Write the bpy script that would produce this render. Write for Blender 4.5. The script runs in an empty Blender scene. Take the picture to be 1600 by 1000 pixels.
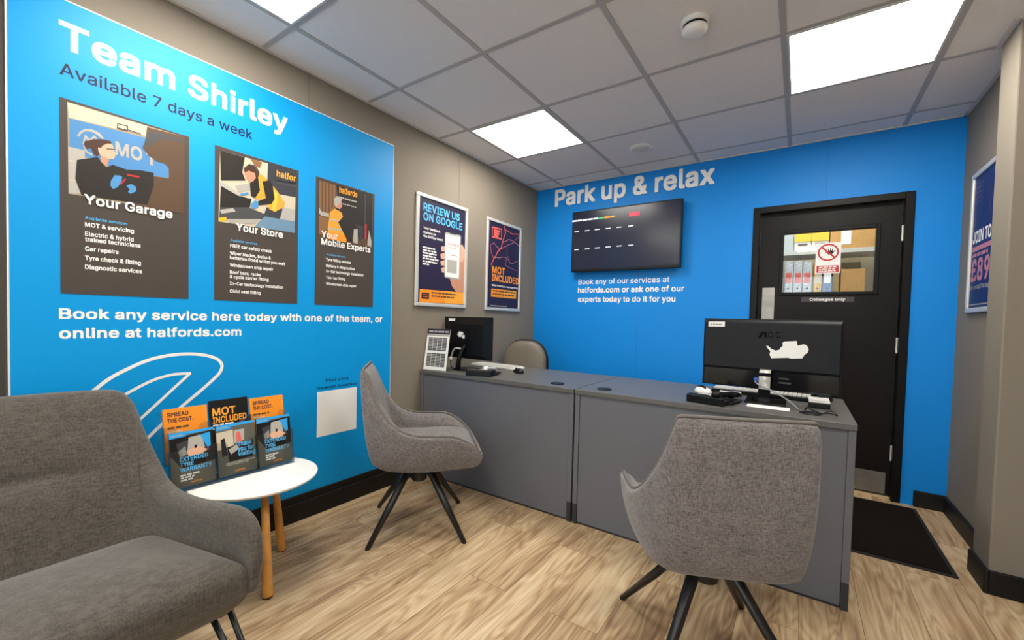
import bpy, bmesh, math, random
from mathutils import Vector, Matrix, Euler
from mathutils.geometry import tessellate_polygon
random.seed(7)
SC = bpy.context.scene
COL = SC.collection
PI = math.pi
# ------------------------------------------------------------------ camera
CAM = Vector((2.1906, -3.6185, 1.1083))
YAW, PITCH, ROLL, FPX, PPX, PPY = -0.6033, -0.0291, 0.0255, 660.388, 795.116, 517.4688
H = 2.3855
def cam_axes():
    cy, sy, cp, sp = math.cos(YAW), math.sin(YAW), math.cos(PITCH), math.sin(PITCH)
    f = Vector((sy*cp, cy*cp, sp)); r = Vector((cy, -sy, 0)); u = r.cross(f)
    c, s = math.cos(ROLL), math.sin(ROLL)
    return f, r*c + u*s, u*c - r*s
CF, CR, CU = cam_axes()
cd = bpy.data.cameras.new('camera'); co = bpy.data.objects.new('camera', cd); COL.objects.link(co)
co.matrix_world = Matrix(((CR.x, CU.x, -CF.x, CAM.x), (CR.y, CU.y, -CF.y, CAM.y), (CR.z, CU.z, -CF.z, CAM.z), (0, 0, 0, 1)))
cd.sensor_fit = 'HORIZONTAL'; cd.sensor_width = 36.0; cd.lens = FPX*36.0/1600
cd.shift_x = (800-PPX)/1600; cd.shift_y = (PPY-500)/1600; cd.clip_start = 0.02
SC.camera = co
# ------------------------------------------------------------------ world, exposure
SC.view_settings.view_transform = 'Standard'; SC.view_settings.look = 'None'
SC.view_settings.gamma = 1.0; SC.view_settings.use_curve_mapping = False
SC.view_settings.exposure = 0.8
W = bpy.data.worlds.new('daylight'); SC.world = W; W.use_nodes = True
W.node_tree.nodes['Background'].inputs[0].default_value = (0.85, 0.93, 1.0, 1)
W.node_tree.nodes['Background'].inputs[1].default_value = 3.2
PANEL_E = 13.0          # emission of the ceiling light diffusers
# ------------------------------------------------------------------ materials
def lin(c):
    def g(v):
        v /= 255.0
        return v/12.92 if v <= 0.04045 else ((v+0.055)/1.055)**2.4
    return (g(c[0]), g(c[1]), g(c[2]), 1.0)
def hx(s): return lin((int(s[0:2], 16), int(s[2:4], 16), int(s[4:6], 16)))
def newmat(name):
    m = bpy.data.materials.new(name); m.use_nodes = True
    nt = m.node_tree; b = nt.nodes['Principled BSDF']
    return m, nt, b
def N(nt, t, **kw):
    n = nt.nodes.new(t)
    for k, v in kw.items():
        if k in n.inputs: n.inputs[k].default_value = v
        else: setattr(n, k, v)
    return n
def mat(name, col, rough=0.5, metal=0.0, var=0.0, scale=20.0, bump=0.0, spec=0.5, coat=0.0):
    m, nt, b = newmat(name)
    c = hx(col) if isinstance(col, str) else col
    b.inputs['Base Color'].default_value = c; b.inputs['Roughness'].default_value = rough
    b.inputs['Metallic'].default_value = metal; b.inputs['Specular IOR Level'].default_value = spec
    b.inputs['Coat Weight'].default_value = coat
    tc = N(nt, 'ShaderNodeTexCoord'); nz = N(nt, 'ShaderNodeTexNoise', Scale=scale, Detail=4.0)
    nt.links.new(tc.outputs['Object'], nz.inputs['Vector'])
    if var > 0:
        cr = N(nt, 'ShaderNodeValToRGB'); cr.color_ramp.elements[0].position = .3; cr.color_ramp.elements[1].position = .7
        cr.color_ramp.elements[0].color = tuple(x*(1-var) for x in c[:3])+(1,)
        cr.color_ramp.elements[1].color = tuple(min(1, x*(1+var)) for x in c[:3])+(1,)
        nt.links.new(nz.outputs['Fac'], cr.inputs['Fac']); nt.links.new(cr.outputs['Color'], b.inputs['Base Color'])
    if bump > 0:
        bp = N(nt, 'ShaderNodeBump', Strength=bump, Distance=0.002)
        nt.links.new(nz.outputs['Fac'], bp.inputs['Height']); nt.links.new(bp.outputs['Normal'], b.inputs['Normal'])
    return m
def emit(name, col, st):
    m, nt, b = newmat(name); c = hx(col) if isinstance(col, str) else col
    b.inputs['Base Color'].default_value = c; b.inputs['Emission Color'].default_value = c; b.inputs['Emission Strength'].default_value = st
    return m
def fabric(name, dark, light, weave=260.0, blotch=14.0, contrast=1.0, sheen=0.25):
    m, nt, b = newmat(name)
    b.inputs['Roughness'].default_value = 0.92; b.inputs['Specular IOR Level'].default_value = 0.15
    b.inputs['Sheen Weight'].default_value = sheen; b.inputs['Sheen Roughness'].default_value = .5
    tc = N(nt, 'ShaderNodeTexCoord')
    outs = []
    for sc in ((weave, weave, weave*.18), (weave*.18, weave*.18, weave)):
        mp = N(nt, 'ShaderNodeMapping'); mp.inputs['Scale'].default_value = sc
        nz = N(nt, 'ShaderNodeTexNoise', Scale=1.0, Detail=2.0)
        nt.links.new(tc.outputs['Object'], mp.inputs['Vector']); nt.links.new(mp.outputs['Vector'], nz.inputs['Vector']); outs.append(nz)
    mx = N(nt, 'ShaderNodeMath', operation='ADD'); nt.links.new(outs[0].outputs['Fac'], mx.inputs[0]); nt.links.new(outs[1].outputs['Fac'], mx.inputs[1])
    bl = N(nt, 'ShaderNodeTexNoise', Scale=blotch, Detail=3.0); nt.links.new(tc.outputs['Object'], bl.inputs['Vector'])
    m2 = N(nt, 'ShaderNodeMath', operation='MULTIPLY_ADD'); m2.inputs[1].default_value = .32
    nt.links.new(bl.outputs['Fac'], m2.inputs[0]); nt.links.new(mx.outputs[0], m2.inputs[2])
    cr = N(nt, 'ShaderNodeValToRGB'); e = cr.color_ramp.elements
    md = .58
    e[0].position = md-.16/contrast; e[1].position = md+.16/contrast
    m3 = N(nt, 'ShaderNodeMath', operation='MULTIPLY'); m3.inputs[1].default_value = .5; nt.links.new(m2.outputs[0], m3.inputs[0])
    e[0].color = hx(dark); e[1].color = hx(light)
    nt.links.new(m3.outputs[0], cr.inputs['Fac']); nt.links.new(cr.outputs['Color'], b.inputs['Base Color'])
    bp = N(nt, 'ShaderNodeBump', Strength=.5, Distance=.002); nt.links.new(mx.outputs[0], bp.inputs['Height']); nt.links.new(bp.outputs['Normal'], b.inputs['Normal'])
    return m
def clear(name, tint=(1, 1, 1, 1), refl=0.08, rough=0.03):
    m, nt, b = newmat(name); nt.nodes.remove(b)
    out = nt.nodes['Material Output']
    t = N(nt, 'ShaderNodeBsdfTransparent'); t.inputs['Color'].default_value = tint
    g = N(nt, 'ShaderNodeBsdfGlossy'); g.inputs['Roughness'].default_value = rough
    lw = N(nt, 'ShaderNodeLayerWeight', Blend=0.25); mu = N(nt, 'ShaderNodeMath', operation='MULTIPLY_ADD'); mu.inputs[1].default_value = .6; mu.inputs[2].default_value = refl*.5
    nt.links.new(lw.outputs['Fresnel'], mu.inputs[0])
    ms = N(nt, 'ShaderNodeMixShader'); nt.links.new(mu.outputs[0], ms.inputs[0]); nt.links.new(t.outputs[0], ms.inputs[1]); nt.links.new(g.outputs[0], ms.inputs[2])
    nt.links.new(ms.outputs[0], out.inputs['Surface'])
    return m
def wood_floor():
    m, nt, b = newmat('oak_plank'); L = nt.links.new
    tc = N(nt, 'ShaderNodeTexCoord')
    mp = N(nt, 'ShaderNodeMapping'); mp.inputs['Rotation'].default_value = (0, 0, PI/2); mp.inputs['Location'].default_value = (.22, -.071, 0)
    L(tc.outputs['Object'], mp.inputs['Vector'])
    br = N(nt, 'ShaderNodeTexBrick', Scale=1.0); br.offset = .37; br.offset_frequency = 2
    br.inputs['Color1'].default_value = (0, 0, 0, 1); br.inputs['Color2'].default_value = (1, 1, 1, 1); br.inputs['Mortar'].default_value = (.5, .5, .5, 1)
    br.inputs['Mortar Size'].default_value = .0011; br.inputs['Mortar Smooth'].default_value = .1
    br.inputs['Brick Width'].default_value = 1.22; br.inputs['Row Height'].default_value = .196
    L(mp.outputs['Vector'], br.inputs['Vector'])
    off = N(nt, 'ShaderNodeVectorMath', operation='SCALE'); off.inputs['Scale'].default_value = 17.0
    L(br.outputs['Color'], off.inputs[0])
    ad = N(nt, 'ShaderNodeVectorMath', operation='ADD'); L(mp.outputs['Vector'], ad.inputs[0]); L(off.outputs[0], ad.inputs[1])
    # cathedral rings: a stretched noise folded into bands
    m1 = N(nt, 'ShaderNodeMapping'); m1.inputs['Scale'].default_value = (.9, 5.5, 1); L(ad.outputs[0], m1.inputs['Vector'])
    n1 = N(nt, 'ShaderNodeTexNoise', Scale=1.6, Detail=1.5, Distortion=.35); L(m1.outputs[0], n1.inputs['Vector'])
    mu = N(nt, 'ShaderNodeMath', operation='MULTIPLY'); mu.inputs[1].default_value = 26.0; L(n1.outputs['Fac'], mu.inputs[0])
    pp = N(nt, 'ShaderNodeMath', operation='PINGPONG'); pp.inputs[1].default_value = 1.0; L(mu.outputs[0], pp.inputs[0])
    # fine fibre
    m2 = N(nt, 'ShaderNodeMapping'); m2.inputs['Scale'].default_value = (2.4, 60.0, 1); L(ad.outputs[0], m2.inputs['Vector'])
    n2 = N(nt, 'ShaderNodeTexNoise', Scale=1.0, Detail=5.0, Roughness=.65); L(m2.outputs[0], n2.inputs['Vector'])
    m3 = N(nt, 'ShaderNodeMapping'); m3.inputs['Scale'].default_value = (.9, 7.5, 1); L(ad.outputs[0], m3.inputs['Vector'])
    n3 = N(nt, 'ShaderNodeTexNoise', Scale=1.0, Detail=3.0); L(m3.outputs[0], n3.inputs['Vector'])
    a1 = N(nt, 'ShaderNodeMath', operation='MULTIPLY_ADD'); a1.inputs[1].default_value = .22; L(pp.outputs[0], a1.inputs[0]); L(n2.outputs['Fac'], a1.inputs[2])
    a2 = N(nt, 'ShaderNodeMath', operation='MULTIPLY_ADD'); a2.inputs[1].default_value = .95; L(n3.outputs['Fac'], a2.inputs[0]); L(a1.outputs[0], a2.inputs[2])
    sp = N(nt, 'ShaderNodeMath', operation='MULTIPLY_ADD'); sp.inputs[1].default_value = .12; L(br.outputs['Color'], sp.inputs[0]); L(a2.outputs[0], sp.inputs[2])
    cr = N(nt, 'ShaderNodeValToRGB'); e = cr.color_ramp.elements
    mr = N(nt, 'ShaderNodeMapRange'); mr.inputs['From Min'].default_value = .77; mr.inputs['From Max'].default_value = 1.5; L(sp.outputs[0], mr.inputs['Value'])
    e[0].position = 0; e[0].color = hx('735841'); e[1].position = 1; e[1].color = hx('D2BD9C')
    x = e.new(.34); x.color = hx('9D8060'); x = e.new(.6); x.color = hx('B89D7A')
    L(mr.outputs[0], cr.inputs['Fac'])
    mo = N(nt, 'ShaderNodeMixRGB'); mo.inputs['Color2'].default_value = hx('6E5238'); L(br.outputs['Fac'], mo.inputs['Fac']); L(cr.outputs[0], mo.inputs['Color1'])
    L(mo.outputs[0], b.inputs['Base Color'])
    b.inputs['Roughness'].default_value = .5; b.inputs['Specular IOR Level'].default_value = .35
    bp = N(nt, 'ShaderNodeBump', Strength=.15, Distance=.001); L(n2.outputs['Fac'], bp.inputs['Height']); L(bp.outputs[0], b.inputs['Normal'])
    return m
M = {}
M['floor'] = wood_floor()
M['taupe'] = mat('taupe_wall_paint', '877E72', .75, var=.05, scale=260, bump=.12, spec=.25)
M['bluewall'] = mat('blue_wall_vinyl', '0588E0', .5, var=.015, scale=3, spec=.3)
M['bluepanel'] = mat('blue_panel_print', '0098E0', .45, spec=.3)
M['tile'] = mat('ceiling_tile', 'EFEBE8', .9, var=.04, scale=240, bump=.25, spec=.1)
M['tbar'] = mat('ceiling_bar_paint', 'B9B5B1', .5)
M['black'] = mat('black_paint', '100F0E', .4, var=.1, scale=90, spec=.18)
M['skirt'] = mat('black_skirting', '151312', .5, var=.1, scale=60, spec=.3)
M['door'] = mat('black_door_grain', '151110', .42, var=.2, scale=120, bump=.3, spec=.18)
M['lamp'] = emit('lit_diffuser', (1.0, .955, .86, 1), PANEL_E)
M['white'] = mat('white_plastic', 'EDEBE6', .4)
M['offwhite'] = mat('grey_white_plastic', 'D8D5CF', .5)
M['deskgrey'] = mat('graphite_laminate', '63646A', .5, var=.03, scale=300, spec=.4)
M['desktop'] = mat('graphite_desktop', '5C5A58', .38, var=.08, scale=180, spec=.5)
M['deskdark'] = mat('dark_plastic_foot', '2A2B2E', .5)
M['tweed'] = fabric('grey_tweed', '474344', '8D8685', weave=420, blotch=22, contrast=.85)
M['tweedin'] = M['tweed']
M['pipe'] = mat('dark_piping', '6B6562', .9, var=.15, scale=300)
M['sofa'] = fabric('charcoal_sofa_weave', '3A3632', '625B53', weave=230, blotch=18, contrast=.8)
M['metal'] = mat('black_powder_coat', '17171A', .38, spec=.5)
M['silver'] = mat('brushed_aluminium', 'DAD8D2', .35, .35, var=.03, scale=200)
M['steel'] = mat('stainless_plate', '9A938C', .42, .9, var=.15, scale=14)
M['oak'] = mat('honey_wood', 'D79A4E', .5, var=.15, scale=18)
M['mat'] = mat('black_mat_pile', '1E1814', .98, var=.35, scale=220, bump=.8, spec=.05)
M['rubber'] = mat('black_rubber', '161413', .8)
M['pblk'] = mat('black_plastic', '0E0F12', .4, var=.08, scale=80, spec=.25)
M['pgloss'] = mat('gloss_black_plastic', '07080A', .1)
M['brushed'] = mat('brushed_black_housing', '0E0F14', .5, var=.3, scale=26, spec=.25)
M['screen'] = mat('dark_screen', '23263A', .22, spec=.35)
M['clear'] = clear('clear_acrylic', (.96, .97, .97, 1), .10)
M['glass'] = clear('window_glass', (.97, .98, .97, 1), .06)
M['leather'] = mat('taupe_leather', '6F675B', .45, var=.06, scale=60, bump=.1)
# print inks
INK = dict(white='F4F2EE', navy='12173A', board='4A423D', sky='2FA4EA', cyan='5DB7EE', orange='F8962A', amber='F7A93A', black='131214',
           skin='C98F74', skinl='E0AE92', hair='4A3226', jacket='2B2624', photo='7C6F63', wallp='A39279', glove='4F8FC4', red='C9282E',
           hivis='E9A33A', hivis2='F0C04A', grey='8C8A86', lgrey='B2ADA5', dgrey='4A4A4C', brick='8A6240', brown='5B4534', steelb='6C8CA8',
           pink='B9788C', coral='E2665C', purple='5A4E7A', green='2E9E62', plum='2A2440', motblue='4E86BC', cream='CDC1AA', yellow='F0B428', blue='2F62A8',
           card='C08A4C', cardd='9A6C38', navyb='1B2A63', slate='3C3D44', leaf='605F54', silverg='AAA69E')
def ink(n):
    k = 'ink_'+n
    if k not in M: M[k] = mat('print_'+n, INK[n], .5, spec=.3)
    return M[k]
# ------------------------------------------------------------------ object helpers
ROOT = {}
def obj(name, bm, mats, parent=None, world=False, smooth=False, sub=0, bevel=0.0, kind=None, label=None):
    """link one mesh; with world=True the vertices are in room coordinates"""
    Mx = ROOT.get(parent.name, Matrix.Identity(4)) if parent else Matrix.Identity(4)
    if world and parent: bm.transform(Mx.inverted())
    bmesh.ops.recalc_face_normals(bm, faces=bm.faces[:]) if not world or True else None
    me = bpy.data.meshes.new(name); bm.to_mesh(me); bm.free()
    for m in (mats if isinstance(mats, (list, tuple)) else [mats]): me.materials.append(m)
    o = bpy.data.objects.new(name, me); COL.objects.link(o)
    if parent: o.parent = parent; ROOT[o.name] = Mx
    if smooth:
        for p in me.polygons: p.use_smooth = True
    if bevel > 0:
        bv = o.modifiers.new('edge', 'BEVEL'); bv.width = bevel; bv.segments = 2; bv.limit_method = 'ANGLE'; bv.angle_limit = math.radians(35)
    if sub:
        s = o.modifiers.new('round', 'SUBSURF'); s.levels = sub; s.render_levels = sub
    if kind: o['kind'] = kind
    if label: o['label'] = label
    return o
def thing(name, label, cat, loc=(0, 0, 0), rotz=0.0, group=None):
    o = bpy.data.objects.new(name, None); COL.objects.link(o); o.empty_display_size = .1
    o.location = loc; o.rotation_euler = (0, 0, rotz)
    ROOT[o.name] = Matrix.Translation(Vector(loc)) @ Matrix.Rotation(rotz, 4, 'Z')
    o['label'] = label; o['category'] = cat
    if group: o['group'] = group
    return o
def solo(name, bm, mats, label, cat, loc, group=None, **kw):
    bm.transform(Matrix.Translation(-Vector(loc)))
    o = obj(name, bm, mats, None, **kw); o.location = loc; o['label'] = label; o['category'] = cat
    if group: o['group'] = group
    return o
def struct(name, bm, mats, **kw): return obj(name, bm, mats, None, kind='structure', **kw)
def B(): return bmesh.new()
def box(bm, x0, x1, y0, y1, z0, z1, mi=0):
    v = [bm.verts.new((x, y, z)) for z in (z0, z1) for y in (y0, y1) for x in (x0, x1)]
    fs = [(0, 2, 3, 1), (4, 5, 7, 6), (0, 1, 5, 4), (2, 6, 7, 3), (0, 4, 6, 2), (1, 3, 7, 5)]
    for f in fs:
        fc = bm.faces.new([v[i] for i in f]); fc.material_index = mi
    return v
def boxm(*a):
    bm = B(); box(bm, *a); return bm
def lathe(bm, prof, seg=24, c=(0, 0, 0), mi=0):
    rings = []
    for r, z in prof:
        if r < 1e-6: rings.append([bm.verts.new((c[0], c[1], c[2]+z))])
        else: rings.append([bm.verts.new((c[0]+r*math.cos(2*PI*i/seg), c[1]+r*math.sin(2*PI*i/seg), c[2]+z)) for i in range(seg)])
    for a, b in zip(rings, rings[1:]):
        for i in range(seg):
            j = (i+1) % seg
            if len(a) == 1 and len(b) == 1: continue
            if len(a) == 1: f = bm.faces.new((a[0], b[i], b[j]))
            elif len(b) == 1: f = bm.faces.new((a[i], a[j], b[0]))
            else: f = bm.faces.new((a[i], a[j], b[j], b[i]))
            f.material_index = mi
    for rg in (rings[0], rings[-1]):
        if len(rg) > 1: bm.faces.new(rg).material_index = mi
def tube(bm, pts, rad, seg=10, mi=0, caps=True):
    pts = [Vector(p) for p in pts]; n = len(pts)
    rads = rad if isinstance(rad, (list, tuple)) else [rad]*n
    rings = []; prev = None
    for i, p in enumerate(pts):
        t = (pts[min(i+1, n-1)]-pts[max(i-1, 0)]).normalized()
        if prev is None:
            a = Vector((0, 0, 1)) if abs(t.z) < .9 else Vector((1, 0, 0)); nrm = (a - t*a.dot(t)).normalized()
        else: nrm = (prev - t*prev.dot(t)).normalized()
        prev = nrm; bn = t.cross(nrm)
        rings.append([bm.verts.new(p + (nrm*math.cos(2*PI*k/seg)+bn*math.sin(2*PI*k/seg))*rads[i]) for k in range(seg)])
    for a, b in zip(rings, rings[1:]):
        for k in range(seg):
            f = bm.faces.new((a[k], a[(k+1) % seg], b[(k+1) % seg], b[k])); f.material_index = mi
    if caps:
        bm.faces.new(rings[0]).material_index = mi; bm.faces.new(rings[-1]).material_index = mi
def catmull(pts, n, closed=False):
    """n samples through control points (any dimension), even in parameter"""
    pts = [Vector(p) for p in pts]; m = len(pts); out = []
    segs = m if closed else m-1
    for i in range(n):
        t = i*segs/(n if closed else n-1); k = min(int(t), segs-1); u = t-k
        g = (lambda j: pts[j % m]) if closed else (lambda j: pts[max(0, min(m-1, j))])
        a, b, c, d = g(k-1), g(k), g(k+1), g(k+2)
        out.append(.5*((2*b)+(c-a)*u+(2*a-5*b+4*c-d)*u*u+(3*b-a-3*c+d)*u**3))
    return out
def bridge(bm, r0, r1, closed=True, mi=0):
    n = len(r0)
    for k in range(n if closed else n-1):
        f = bm.faces.new((r0[k], r0[(k+1) % n], r1[(k+1) % n], r1[k])); f.material_index = mi
def rrect(x0, x1, y0, y1, r, seg=5):
    o = []
    for cx, cy, a0 in ((x1-r, y1-r, 0), (x0+r, y1-r, 90), (x0+r, y0+r, 180), (x1-r, y0+r, 270)):
        for i in range(seg+1):
            a = math.radians(a0+90*i/seg); o.append((cx+r*math.cos(a), cy+r*math.sin(a)))
    return o
# ------------------------------------------------------------------ flat print helpers (planes of real walls, boards and sheets)
class Plane:
    def __init__(s, o, u, n, v=(0, 0, 1)):
        s.o, s.u, s.n, s.v = Vector(o), Vector(u).normalized(), Vector(n).normalized(), Vector(v).normalized()
    def P(s, a, b, d=0.0): return s.o + s.u*a + s.v*b + s.n*d
    def px(s, p, d=0.0):
        r = CF + CR*((p[0]-PPX)/FPX) - CU*((p[1]-PPY)/FPX)
        q = s.o + s.n*d; t = (q-CAM).dot(s.n)/r.dot(s.n); h = CAM + r*t - s.o
        return (h.dot(s.u), h.dot(s.v))
def crop(x0, y0, k): return lambda X, Y: (x0+X*k, y0+Y*k)
def poly(bm, pl, pts, d, mi=0):
    """a filled outline on a plane; pts are plane coordinates"""
    vs = [bm.verts.new(pl.P(a, b, d)) for a, b in pts]
    if len(vs) <= 4:
        f = bm.faces.new(vs); f.material_index = mi; return
    for tri in tessellate_polygon([[Vector((a, b, 0)) for a, b in pts]]):
        try: bm.faces.new([vs[i] for i in tri]).material_index = mi
        except ValueError: pass
def rect(bm, pl, a0, a1, b0, b1, d, mi=0): poly(bm, pl, [(a0, b0), (a1, b0), (a1, b1), (a0, b1)], d, mi)
def stroke(bm, pl, pts, w, d, mi=0, closed=False):
    P = [Vector((a, b)) for a, b in pts]; n = len(P); L = []; R = []
    for i in range(n):
        t = (P[(i+1) % n if closed else min(i+1, n-1)]-P[(i-1) % n if closed else max(i-1, 0)])
        t = t.normalized() if t.length > 0 else Vector((1, 0)); q = Vector((-t.y, t.x))*w*.5
        L.append(P[i]+q); R.append(P[i]-q)
    vl = [bm.verts.new(pl.P(p.x, p.y, d)) for p in L]; vr = [bm.verts.new(pl.P(p.x, p.y, d)) for p in R]
    for i in range(n if closed else n-1):
        j = (i+1) % n; bm.faces.new((vl[i], vl[j], vr[j], vr[i])).material_index = mi
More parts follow.
